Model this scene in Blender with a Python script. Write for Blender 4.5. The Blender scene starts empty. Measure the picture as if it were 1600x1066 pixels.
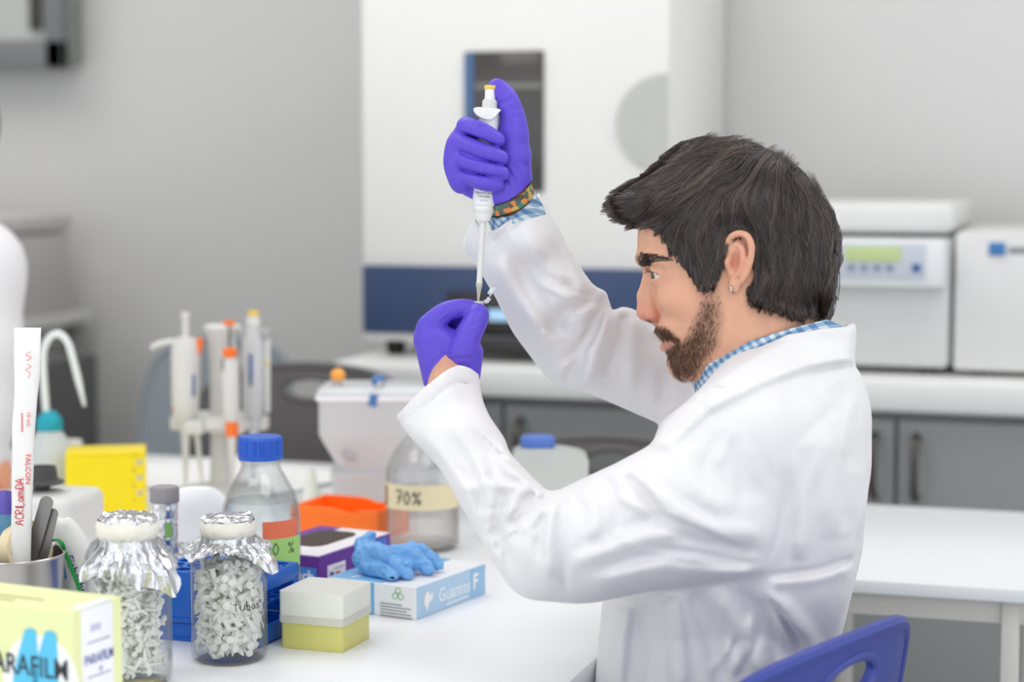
import bpy, bmesh, math, random
import numpy as np
from mathutils import Vector, Matrix
random.seed(7); RNG = np.random.default_rng(11)
SC = bpy.context.scene
COL = SC.collection
# ------------------------------------------------------------------ camera
FPX = 3111.0; CAMH = 1.28
YAW = math.radians(17.6); PIT = math.atan(283/3111)
FW = np.array([-math.sin(YAW)*math.cos(PIT), math.cos(YAW)*math.cos(PIT), -math.sin(PIT)])
RT = np.array([math.cos(YAW), math.sin(YAW), 0.0]); UP = np.cross(RT, FW); CP = np.array([0, 0, CAMH])
cam_d = bpy.data.cameras.new('camera'); cam = bpy.data.objects.new('camera', cam_d); COL.objects.link(cam)
cam_d.sensor_width = 36; cam_d.lens = FPX*36/1600; cam_d.clip_start = 0.05
cam.matrix_world = Matrix(((RT[0], UP[0], -FW[0], CP[0]), (RT[1], UP[1], -FW[1], CP[1]), (RT[2], UP[2], -FW[2], CP[2]), (0, 0, 0, 1)))
cam_d.dof.use_dof = True; cam_d.dof.focus_distance = 2.13; cam_d.dof.aperture_fstop = 3.0
SC.camera = cam
# ------------------------------------------------------------------ light
w = bpy.data.worlds.new('World'); SC.world = w; w.use_nodes = True
w.node_tree.nodes['Background'].inputs[0].default_value = (0.92, 0.96, 1.0, 1)
w.node_tree.nodes['Background'].inputs[1].default_value = 1.02
def area(name, loc, size, power, col=(1, 1, 1), rot=(0, 0, 0)):
    l = bpy.data.lights.new(name, 'AREA'); l.shape = 'RECTANGLE'; l.size, l.size_y = size; l.energy = power; l.color = col
    o = bpy.data.objects.new(name, l); o.location = loc; o.rotation_euler = rot; COL.objects.link(o); return o
area('ceiling_lamp', (-1.6, 2.9, 2.66), (1.2, 1.2), 9.5, (1, .99, .97))
area('ceiling_lamp', (0.3, 2.9, 2.66), (1.2, 1.2), 9.5, (1, .99, .97))
area('ceiling_lamp', (-1.6, 1.0, 2.66), (1.2, 1.2), 9.5, (1, .99, .97))
area('ceiling_lamp', (-3.0, 3.4, 2.66), (1.2, 1.2), 9.5, (1, .99, .97))  # extra lamp, added only to brighten the left wall recess
area('ceiling_lamp', (0.3, 1.0, 2.66), (1.2, 1.2), 9.5, (1, .99, .97))
SC.view_settings.view_transform = 'Standard'; SC.view_settings.look = 'None'; SC.view_settings.gamma = 1
SC.view_settings.use_curve_mapping = False; SC.view_settings.exposure = 0.45
SC.cycles.use_denoising = True; SC.cycles.max_bounces = 20; SC.cycles.diffuse_bounces = 16; SC.cycles.transparent_max_bounces = 64
SC.cycles.caustics_reflective = False; SC.cycles.caustics_refractive = False
# ------------------------------------------------------------------ unprojection
def ray(x, y): return FW + RT*(x-800)/FPX + UP*(533-y)/FPX
def G(x, y, z=0.75): r = ray(x, y); return CP + r*(z-CAMH)/r[2]
def GY(x, y, Y): r = ray(x, y); return CP + r*Y/r[1]
def At(x, y, Z): return CP + ray(x, y)*Z
# ------------------------------------------------------------------ materials
MATS = {}
def srgb(c): return tuple((v/255/12.92 if v/255 <= .04045 else ((v/255+.055)/1.055)**2.4) for v in c)
def nd(nt, typ, **kw):
    n = nt.nodes.new(typ)
    for k, v in kw.items(): setattr(n, k, v)
    return n
def mat(name, rgb, rough=.5, metal=0, trans=0, ior=1.45, var=.06, scale=30, bump=0, bscale=200, alpha=1, sss=0, spec=.5, emit=0, coat=0, sheen=0):
    if name in MATS: return MATS[name]
    m = bpy.data.materials.new(name); m.use_nodes = True; nt = m.node_tree
    b = nt.nodes['Principled BSDF']; c = srgb(rgb)
    tc = nd(nt, 'ShaderNodeTexCoord')
    no = nd(nt, 'ShaderNodeTexNoise'); no.inputs['Scale'].default_value = scale; no.inputs['Detail'].default_value = 4
    nt.links.new(tc.outputs['Object'], no.inputs['Vector'])
    mx = nd(nt, 'ShaderNodeMix', data_type='RGBA')
    mx.inputs[6].default_value = (*[v*(1-var) for v in c], 1); mx.inputs[7].default_value = (*[min(1, v*(1+var)) for v in c], 1)
    nt.links.new(no.outputs[0], mx.inputs[0]); nt.links.new(mx.outputs[2], b.inputs['Base Color'])
    b.inputs['Roughness'].default_value = rough; b.inputs['Metallic'].default_value = metal
    b.inputs['Transmission Weight'].default_value = trans; b.inputs['IOR'].default_value = ior
    b.inputs['Alpha'].default_value = alpha; b.inputs['Specular IOR Level'].default_value = spec
    b.inputs['Coat Weight'].default_value = coat; b.inputs['Sheen Weight'].default_value = sheen
    if sss: b.inputs['Subsurface Weight'].default_value = sss; b.inputs['Subsurface Radius'].default_value = (.01, .004, .002); b.inputs['Subsurface Scale'].default_value = .5
    if emit: nt.links.new(mx.outputs[2], b.inputs['Emission Color']); b.inputs['Emission Strength'].default_value = emit
    if bump:
        n2 = nd(nt, 'ShaderNodeTexNoise'); n2.inputs['Scale'].default_value = bscale; n2.inputs['Detail'].default_value = 3
        nt.links.new(tc.outputs['Object'], n2.inputs['Vector'])
        bp = nd(nt, 'ShaderNodeBump'); bp.inputs['Strength'].default_value = bump; bp.inputs['Distance'].default_value = .002
        nt.links.new(n2.outputs[0], bp.inputs['Height']); nt.links.new(bp.outputs[0], b.inputs['Normal'])
    MATS[name] = m; return m
def glassmat(name, tint=(250, 252, 252), rough=.02, milky=0, milk=(235, 238, 238), ior=1.45, edge=.8, var=.25, scale=40, tl=.35):
    """thin-walled clear material: light passes straight through a thin wall, fresnel reflection on top, optional milky body"""
    if name in MATS: return MATS[name]
    m = bpy.data.materials.new(name); m.use_nodes = True; nt = m.node_tree; nt.nodes.remove(nt.nodes['Principled BSDF'])
    out = nt.nodes['Material Output']
    tr = nd(nt, 'ShaderNodeBsdfTransparent'); gl = nd(nt, 'ShaderNodeBsdfGlossy'); gl.inputs['Roughness'].default_value = rough
    lw = nd(nt, 'ShaderNodeLayerWeight'); lw.inputs[0].default_value = .35
    cr = nd(nt, 'ShaderNodeMix', data_type='RGBA'); t = srgb(tint)
    cr.inputs[6].default_value = (*t, 1); cr.inputs[7].default_value = (*[v*edge for v in t], 1)
    nt.links.new(lw.outputs['Facing'], cr.inputs[0]); nt.links.new(cr.outputs[2], tr.inputs[0])
    last = tr
    if milky:
        tc = nd(nt, 'ShaderNodeTexCoord'); no = nd(nt, 'ShaderNodeTexNoise'); no.inputs['Scale'].default_value = scale
        nt.links.new(tc.outputs['Object'], no.inputs['Vector'])
        mr = nd(nt, 'ShaderNodeMapRange'); mr.inputs[3].default_value = milky*(1-var); mr.inputs[4].default_value = min(1, milky*(1+var))
        nt.links.new(no.outputs[0], mr.inputs[0])
        df = nd(nt, 'ShaderNodeBsdfDiffuse'); df.inputs[0].default_value = (*srgb(milk), 1)
        tn = nd(nt, 'ShaderNodeBsdfTranslucent'); tn.inputs[0].default_value = (*srgb(milk), 1)
        m1 = nd(nt, 'ShaderNodeMixShader'); m1.inputs[0].default_value = tl
        nt.links.new(df.outputs[0], m1.inputs[1]); nt.links.new(tn.outputs[0], m1.inputs[2])
        m2 = nd(nt, 'ShaderNodeMixShader'); nt.links.new(mr.outputs[0], m2.inputs[0])
        nt.links.new(tr.outputs[0], m2.inputs[1]); nt.links.new(m1.outputs[0], m2.inputs[2]); last = m2
    pw = nd(nt, 'ShaderNodeMath', operation='POWER'); pw.inputs[1].default_value = 4; lw2 = nd(nt, 'ShaderNodeLayerWeight'); lw2.inputs[0].default_value = .5
    nt.links.new(lw2.outputs['Facing'], pw.inputs[0])
    fr = nd(nt, 'ShaderNodeMapRange'); f0 = ((ior-1)/(ior+1))**2; fr.inputs[3].default_value = f0; fr.inputs[4].default_value = .7; nt.links.new(pw.outputs[0], fr.inputs[0])
    ms = nd(nt, 'ShaderNodeMixShader')
    nt.links.new(fr.outputs[0], ms.inputs[0]); nt.links.new(last.outputs[0], ms.inputs[1]); nt.links.new(gl.outputs[0], ms.inputs[2])
    nt.links.new(ms.outputs[0], out.inputs[0]); MATS[name] = m; return m
# ------------------------------------------------------------------ geometry helpers: a geo is (verts Nx3 array, list of faces)
def join(*gs):
    V = []; F = []; k = 0
    for v, f in gs:
        V.append(np.asarray(v, float)); F += [tuple(i+k for i in q) for q in f]; k += len(v)
    return np.vstack(V), F
def xf(g, loc=(0, 0, 0), rot=(0, 0, 0), sc=(1, 1, 1), M=None):
    if M is None: M = Matrix.LocRotScale(Vector(loc), __import__('mathutils').Euler(rot), Vector(sc))
    A = np.array(M); return g[0] @ A[:3, :3].T + A[:3, 3], g[1]
_bc = {}
def box(size, c=(0, 0, 0), bev=0, seg=2, base=False):
    """box with bevelled edges; base=True puts its bottom at c"""
    key = (tuple(np.round(size, 6)), bev, seg)
    if key not in _bc:
        bm = bmesh.new(); bmesh.ops.create_cube(bm, size=1)
        for v in bm.verts: v.co = Vector((v.co.x*size[0], v.co.y*size[1], v.co.z*size[2]))
        if bev: bmesh.ops.bevel(bm, geom=bm.edges[:], offset=min(bev, min(size)*.49), segments=seg, affect='EDGES', profile=.5)
        bm.verts.index_update()
        _bc[key] = (np.array([v.co[:] for v in bm.verts]), [tuple(v.index for v in f.verts) for f in bm.faces]); bm.free()
    v, f = _bc[key]; o = np.array(c, float)
    if base: o = o + np.array((0, 0, size[2]/2))
    return v + o, f
def lathe(prof, n=40, c=(0, 0, 0), closed=False, sx=1, sy=1):
    """prof: (radius, z) list from bottom to top"""
    V = []; F = []; a = np.linspace(0, 2*math.pi, n, endpoint=False)
    for r, z in prof: V += [(max(r, 1e-5)*math.cos(t)*sx+c[0], max(r, 1e-5)*math.sin(t)*sy+c[1], z+c[2]) for t in a]
    m = len(prof)
    for i in range(m if closed else m-1):
        j = (i+1) % m
        for k in range(n): F.append((i*n+k, i*n+(k+1) % n, j*n+(k+1) % n, j*n+k))
    if not closed:
        if prof[0][0] > 1e-4: F.append(tuple(range(n-1, -1, -1)))
        if prof[-1][0] > 1e-4: F.append(tuple((m-1)*n+k for k in range(n)))
    return np.array(V), F
def tube(path, r, n=10, closed=False, cap=True, flat=1.0):
    P = np.array(path, float); m = len(P); R = np.broadcast_to(np.array(r, float), (m,))
    T = np.roll(P, -1, 0)-np.roll(P, 1, 0)
    if not closed: T[0] = P[1]-P[0]; T[-1] = P[-1]-P[-2]
    T /= np.linalg.norm(T, axis=1)[:, None]+1e-12
    u = np.cross(T[0], (0, 0, 1)); u = u if np.linalg.norm(u) > .1 else np.cross(T[0], (1, 0, 0)); u /= np.linalg.norm(u)
    V = []; F = []; a = np.linspace(0, 2*math.pi, n, endpoint=False)
    for i in range(m):
        u = u-T[i]*np.dot(u, T[i]); u /= np.linalg.norm(u)+1e-12; v = np.cross(T[i], u)
        V.append(P[i]+R[i]*(np.cos(a)[:, None]*u+np.sin(a)[:, None]*v*flat))
    for i in range(m if closed else m-1):
        j = (i+1) % m
        for k in range(n): F.append((i*n+k, i*n+(k+1) % n, j*n+(k+1) % n, j*n+k))
    if cap and not closed: F += [tuple(range(n-1, -1, -1)), tuple((m-1)*n+k for k in range(n))]
    return np.vstack(V), F
def prism(poly, t, M=None):
    """polygon in XY (counter-clockwise) extruded by t along +Z"""
    n = len(poly); V = [(x, y, 0) for x, y in poly]+[(x, y, t) for x, y in poly]
    F = [tuple(range(n-1, -1, -1)), tuple(range(n, 2*n))]+[(i, (i+1) % n, n+(i+1) % n, n+i) for i in range(n)]
    g = (np.array(V, float), F); return xf(g, M=M) if M is not None else g
def spline(pts, k=6, closed=False):
    P = np.array(pts, float); m = len(P); out = []
    for i in range(m if closed else m-1):
        if closed: a, b, c, d = P[(i-1) % m], P[i], P[(i+1) % m], P[(i+2) % m]
        else: a, b, c, d = P[max(i-1, 0)], P[i], P[i+1], P[min(i+2, m-1)]
        for t in np.arange(k)/k:
            out.append(.5*(2*b+(c-a)*t+(2*a-5*b+4*c-d)*t*t+(-a+3*b-3*c+d)*t**3))
    if not closed: out.append(P[-1])
    return np.array(out)
def rrect(wd, ht, r, n=6):
    out = []
    for cx, cy, a0 in ((wd/2-r, ht/2-r, 0), (-wd/2+r, ht/2-r, 90), (-wd/2+r, -ht/2+r, 180), (wd/2-r, -ht/2+r, 270)):
        for i in range(n+1):
            a = math.radians(a0+90*i/n); out.append((cx+r*math.cos(a), cy+r*math.sin(a)))
    return out
def frame_m(o, x, y):
    """matrix with origin o, local x and y axes, z = x cross y"""
    x = Vector(x).normalized(); y = Vector(y).normalized(); z = x.cross(y)
    return Matrix(((x.x, y.x, z.x, o[0]), (x.y, y.y, z.y, o[1]), (x.z, y.z, z.z, o[2]), (0, 0, 0, 1)))
def obj(name, g, m, parent=None, smooth=40, label=None):
    me = bpy.data.meshes.new(name); me.from_pydata(np.asarray(g[0]).tolist(), [], g[1]); me.update()
    if smooth:
        me.polygons.foreach_set('use_smooth', [True]*len(me.polygons))
        if smooth < 180: me.set_sharp_from_angle(angle=math.radians(smooth))
    if m is not None: me.materials.append(m)
    o = bpy.data.objects.new(name, me); COL.objects.link(o)
    if parent is not None: o.parent = parent
    if label: o['label'] = label
    return o
def tag(o, label, cat, group=None):
    o['label'] = label; o['category'] = cat
    if group: o['group'] = group
    return o
def thing(name, label, cat, loc=(0, 0, 0), rz=0, group=None):
    o = bpy.data.objects.new(name, None); COL.objects.link(o); o.empty_display_size = .05
    o.location = loc; o.rotation_euler = (0, 0, rz); return tag(o, label, cat, group)
def struct(name, g, m, smooth=0, parent=None):
    o = obj(name, g, m, parent, smooth)
    if parent is None: o['kind'] = 'structure'
    return o
def text_geo(s, size=.01, ext=.00015, align='CENTER', sx=1.0, shear=0, bold=0):
    cu = bpy.data.curves.new('t', 'FONT'); cu.body = s; cu.size = size; cu.extrude = ext; cu.align_x = align; cu.align_y = 'CENTER'
    cu.resolution_u = 2; cu.shear = shear; cu.offset = bold
    o = bpy.data.objects.new('t', cu); me = bpy.data.meshes.new_from_object(o)
    v = np.array([q.co[:] for q in me.vertices]); f = [tuple(p.vertices) for p in me.polygons]
    v[:, 0] *= sx; bpy.data.objects.remove(o); bpy.data.curves.remove(cu); bpy.data.meshes.remove(me); return v, f
def pen_geo(strokes, r=.0004, n=5):
    """handwriting: list of 2-D polylines as thin ink strokes on the XY plane"""
    return join(*[tube([(x, y, 0) for x, y in spline(s, 4)], r, n) for s in strokes])
HW = {'t': [[(.3, 1.1), (.3, .15), (.5, 0)], [(0, .75), (.65, .78)]], 'u': [[(0, .7), (.02, .1), (.3, 0), (.5, .3), (.52, .7)], [(.52, .5), (.58, 0)]],
      'b': [[(0, 1.15), (.02, 0), (.35, .05), (.45, .35), (.2, .55), (.02, .4)]], 'o': [[(.25, .6), (0, .3), (.25, 0), (.5, .3), (.25, .6)]],
      's': [[(.45, .55), (.15, .6), (.1, .4), (.4, .25), (.3, 0), (0, .05)]], '7': [[(0, 1), (.5, 1), (.2, 0)], [(.1, .5), (.45, .55)]],
      '0': [[(.25, 1), (0, .5), (.25, 0), (.5, .5), (.25, 1)]], '%': [[(.6, 1), (.05, 0)], [(.15, .95), (.02, .8), (.15, .65), (.25, .8), (.15, .95)], [(.5, .35), (.38, .2), (.5, .02), (.62, .2), (.5, .35)]],
      'A': [[(0, 0), (.3, 1), (.6, 0)], [(.12, .4), (.5, .4)]], 'C': [[(.5, .85), (.2, 1), (0, .5), (.2, 0), (.5, .12)]], 'R': [[(0, 0), (0, 1), (.4, .9), (.35, .55), (0, .5), (.5, 0)]],
      'I': [[(.1, 1), (.1, 0)]], 'L': [[(0, 1), (0, 0), (.45, .02)]], 'i': [[(.1, .6), (.1, 0)], [(.1, .85), (.12, .88)]], 'l': [[(.1, 1.1), (.1, 0)]], 'a': [[(.45, .55), (.1, .55), (0, .2), (.2, 0), (.45, .3), (.45, .55), (.5, 0)]],
      'm': [[(0, 0), (.02, .6), (.25, .55), (.28, 0)], [(.28, .5), (.5, .6), (.55, 0)]], 'M': [[(0, 0), (.05, 1), (.3, .4), (.55, 1), (.6, 0)]], 'D': [[(0, 0), (0, 1), (.4, .8), (.42, .25), (0, 0)]], 'd': [[(.45, 1.1), (.45, 0)], [(.45, .5), (.1, .55), (0, .2), (.2, 0), (.45, .25)]],
      'S': [[(.5, .9), (.2, 1), (.05, .75), (.45, .4), (.4, .05), (0, .08)]], 'U': [[(0, 1), (.03, .15), (.28, 0), (.5, .15), (.52, 1)]], ' ': []}
def hand_write(s, h=.01, r=.0004, gap=.25):
    x = 0; st = []
    for ch in s:
        for q in HW[ch]: st.append([((x+a)*h, b*h) for a, b in q])
        x += (.5 if ch == ' ' else max([a for q in HW[ch] for a, b in q]))+gap
    st = [[(a-x*h/2, b-h/2) for a, b in q] for q in st]
    return pen_geo(st, r)
def wrap_cyl(g, R, ang0=0):
    """bend a flat XY geo round a vertical cylinder of radius R, centred at angle ang0 (0 = towards -Y)"""
    v = g[0].copy(); a = v[:, 0]/R+ang0; rr = R+v[:, 2]
    return np.stack([rr*np.sin(a), -rr*np.cos(a), v[:, 1]], 1), g[1]
def copy_tree(o, parent=None):
    c = o.copy(); COL.objects.link(c); c.parent = parent
    for ch in list(o.children): copy_tree(ch, c)
    return c
INK = mat('black ink', (40, 40, 44), .6)
# ------------------------------------------------------------------ the room
WHITE_WALL = mat('white wall paint', (206, 205, 204), .8, var=.01, scale=3)
GREY_WALL = mat('grey wall paint', (211, 210, 209), .8, var=.01, scale=3)
struct('floor', box((7, 7, .1), (-.9, 2.2, -.05)), mat('grey vinyl floor', (176, 178, 178), .45, var=.06, scale=6))
struct('wall_back', box((4.2, .1, 2.7), (.7, 4.17, 1.35)), WHITE_WALL)
struct('wall_left', box((3.1, .1, 2.7), (-2.85, 4.60, 1.35)), GREY_WALL)
struct('wall_recess', box((.1, .5, 2.7), (-1.35, 4.37, 1.35)), GREY_WALL)
struct('wall_side', box((.1, 3.6, 2.7), (-4.35, 2.85, 1.35)), GREY_WALL)
struct('ceiling', box((7, 5, .1), (-.9, 2.2, 2.75)), WHITE_WALL)
struct('baseboard_back', box((4.2, .012, .08), (.7, 4.113, .04), .003), mat('grey plastic skirting', (120, 122, 124), .5))
# ------------------------------------------------------------------ back counter and cabinets
CAB = mat('grey laminate cabinet', (146, 149, 148), .5, var=.03)
CTOP = mat('white counter laminate', (222, 222, 221), .35, var=.02)
HAND = mat('dark bronze handle', (92, 88, 84), .35, metal=.6)
YF = 3.47
xl = GY(508, 570, YF)[0]
wt = thing('worktop', 'long white worktop on the grey cabinets along the back wall', 'worktop', (xl, YF, .84))
obj('slab', box((3.4, .66, .06), (1.7, .33, .03), .02, 3), CTOP, wt)
obj('edge_band', box((3.4, .012, .05), (1.7, .004, .03), .005), CTOP, wt)
xs = [GY(786, 660, YF+.03)[0], GY(1400, 700, YF+.03)[0]]
cw = xs[1]-xs[0]
cl = ['two-door grey cabinet under the tall white instrument', 'two-door grey cabinet behind the man under the benchtop centrifuge', 'grey cabinet at the right edge of the photo under the worktop']
for i in range(3):
    cx = xs[0]+cw*i
    c = thing('base_cabinet', cl[i], 'cabinet', (cx, YF+.03, 0), 0, 'grey base cabinets')
    obj('body', box((cw-.004, .58, .74), (0, .31, .47)), CAB, c, 0)
    obj('plinth', box((cw-.004, .5, .1), (0, .33, .05)), mat('dark plinth', (60, 60, 62), .6), c, 0)
    for s in (-1, 1):
        d = obj('door', box((cw/2-.006, .02, .715), (s*cw/4, .01, .47), .003), CAB, c, 0)
        hx = s*.036
        obj('handle', tube(spline([(hx, 0, .80), (hx, -.03, .787), (hx, -.036, .745), (hx, -.03, .703), (hx, 0, .69)], 5), .007, 8), HAND, d)
# ------------------------------------------------------------------ tall white instrument with dark window
def RX(px, py, Y): return GY(px, py, Y)
I_W = mat('white enamel', (226, 225, 221), .4, var=.02)
YI = 3.60
p0 = RX(567, 555, YI); p1 = RX(1043, 555, YI)
iw = p1[0]-p0[0]
ins = thing('laboratory_instrument', 'tall white instrument with dark narrow window and navy lower panel on back worktop', 'instrument', ((p0[0]+p1[0])/2, YI, .90))
def iz(py, px=800): return RX(px, py, YI)[2]-.90
def ix(px, py=300): return RX(px, py, YI)[0]-(p0[0]+p1[0])/2
zb = iz(418); zt = iz(-140)
obj('housing', box((iw, .5, zt-.03), (0, .25, (zt+.03)/2), .008), I_W, ins)
NAVY = mat('navy panel', (50, 68, 104), .4, var=.04)
obj('lower_panel', box((iw-.008, .02, zb-.045), (0, -.004, (zb+.045)/2), .006), NAVY, ins)
wn = obj('window', box((ix(850)-ix(728), .012, iz(80)-iz(300)), ((ix(850)+ix(728))/2, -.002, (iz(80)+iz(300))/2), .003), mat('dark tinted glass', (72, 70, 68), .12, var=.2, scale=6), ins)
obj('window_edge', box((ix(743)-ix(728), .016, iz(82)-iz(298)), ((ix(743)+ix(728))/2, -.003, (iz(82)+iz(298))/2), .002), mat('blue window strip', (70, 98, 140), .4), wn)
obj('shelf', box((ix(848)-ix(745), .004, .012), ((ix(848)+ix(745))/2, -.009, iz(135)), .001), mat('pale shelf edge', (120, 118, 114), .4), wn)
# half-round grip recess at the right edge of the door
R = (iz(118)-iz(270))/2; zc = (iz(118)+iz(270))/2; xr = iw/2
half = [(xr-.002, zc-R)]+[(xr-.002-(R*1.05)*math.sin(a), zc-R*math.cos(a)) for a in np.linspace(0, math.pi, 24)]+[(xr-.002, zc+R)]
obj('door_grip', xf(prism([(x, z) for x, z in half][::-1], .006), M=Matrix(((1, 0, 0, 0), (0, 0, 1, -.007), (0, 1, 0, 0), (0, 0, 0, 1)))), mat('grey grip', (186, 186, 180), .5), ins)
obj('display', box((.17, .012, .08), (ix(770), -.016, iz(490)), .003), mat('dark display bezel', (48, 44, 46), .3), ins)
obj('screen', box((.055, .006, .022), (ix(790), -.022, iz(492)), .001), mat('pale blue screen', (150, 185, 215), .3, emit=.4), ins)
obj('dark_tray', box((.2, .05, .02), (ix(800), -.03, .03), .004), mat('dark display bezel', (48, 44, 46), .3), ins)
for q in (-iw/2+.05, iw/2-.05):
    obj('foot', lathe([(.016, 0), (.02, .02), (.014, .032)], 16, (q, .05, 0)), mat('black rubber', (34, 34, 36), .7), ins)
    obj('foot', lathe([(.016, 0), (.02, .02), (.014, .032)], 16, (q, .44, 0)), mat('black rubber', (34, 34, 36), .7), ins)
# ------------------------------------------------------------------ benchtop centrifuge and its neighbour
YC = 3.56
a0 = RX(1230, 580, YC); a1 = RX(1482, 580, YC); mid = (a0[0]+a1[0])/2; cwid = a1[0]-a0[0]
def cz(py, px=1450): return RX(px, py, YC)[2]-.90
def cx(px, py=450): return RX(px, py, YC)[0]-mid
ce = thing('centrifuge', 'pale benchtop centrifuge with green display strip on back worktop behind the man', 'centrifuge', (mid, YC, .90))
CW = mat('centrifuge shell', (206, 206, 205), .45, var=.03); CW2 = mat('centrifuge lid', (216, 215, 214), .45, var=.03)
obj('body', box((cwid, .45, cz(372)-.012), (0, .225, (cz(372)+.012)/2), .012), CW, ce)
obj('lid', box((cwid+.004, .43, cz(318)-cz(366)), (0, .225, (cz(318)+cz(366))/2), .014, 3), CW2, ce)
pn = obj('control_panel', box((cwid-.01, .05, cz(374)-cz(448)), (-.002, -.02, (cz(374)+cz(448))/2), .008), mat('control panel white', (222, 224, 226), .4), ce)
y0 = -.046
obj('panel_field', box((cx(1450)-cx(1305), .003, cz(380)-cz(436)), ((cx(1450)+cx(1305))/2, y0, (cz(380)+cz(436))/2), .001), mat('grey blue field', (190, 196, 206), .5), pn)
obj('display', box((cx(1412)-cx(1326), .004, cz(384)-cz(408)), ((cx(1412)+cx(1326))/2, y0-.002, (cz(384)+cz(408))/2), .001), mat('green display', (172, 186, 132), .4, emit=.15), pn)
for q in (1335, 1355, 1375, 1395):
    obj('button', box((.012, .004, .01), (cx(q), y0-.002, cz(418)), .001), mat('blue grey button', (120, 130, 160), .5), pn)
obj('button', box((.014, .004, .014), (cx(1436), y0-.002, cz(417)), .001), mat('blue button', (62, 88, 150), .5), pn)
obj('indicator_light', lathe([(.008, 0), (.006, .004)], 12), mat('red indicator', (255, 110, 120), .4, emit=1.2), pn).matrix_local = Matrix.Translation((cx(1309), y0, cz(415))) @ Matrix.Rotation(math.pi/2, 4, 'X')
for q in (-1, 1):
    for yy in (.05, .4): obj('foot', lathe([(.015, 0), (.015, .014)], 12, (q*(cwid/2-.04), yy, 0)), mat('black rubber', (34, 34, 36), .7), ce)
b0 = RX(1488, 583, YC); 
nb = thing('incubator', 'boxy white bench unit with blue logo square beside the centrifuge', 'lab unit', (b0[0]+.17, YC, .90))
obj('body', box((.34, .44, cz(362)-.01), (0, .22, (cz(362)+.01)/2), .008), CW2, nb)
lg = RX(1558, 390, YC)
obj('logo', box((.028, .004, .022), (lg[0]-b0[0]-.17, -.002, cz(389, 1558)), .001), mat('logo blue', (58, 120, 178), .5), nb)
obj('print_line', box((.10, .001, .012), (lg[0]-b0[0]-.10, -.0006, cz(391, 1558)), .0003), mat('grey print', (140, 142, 146), .6), nb, 0)
for q in (-1, 1):
    for yy in (.05, .39): obj('foot', lathe([(.015, 0), (.015, .012)], 12, (q*.13, yy, 0)), mat('black rubber', (34, 34, 36), .7), nb)
# ------------------------------------------------------------------ white side table at the right
TW = mat('white table laminate', (226, 228, 231), .35, var=.015); TL = mat('cream table frame', (208, 204, 199), .5, var=.03)
tx0 = GY(1170, 890, 2.504)[0]; tx1 = GY(1700, 930, 2.504)[0]; tm = (tx0+tx1)/2; tw = tx1-tx0
st = thing('side_table', 'white rectangular table with cream legs behind the blue chair', 'table', (tm, 2.786, 0))
obj('tabletop', box((tw, .565, .018), (0, 0, .741), .003), TW, st)
lx = GY(1578, 1000, 2.53)[0]-tm
for sy in (-1, 1):
    obj('apron', box((tw-.08, .018, .032), (0, sy*.25, .716), .002), TL, st)
    for q in (lx, -tw/2+.05): obj('leg', box((.022, .03, .732), (q, sy*.25, .366), .003), TL, st)
for q in (lx, -tw/2+.05): obj('side_rail', box((.018, .48, .032), (q, 0, .716), .002), TL, st)
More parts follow.
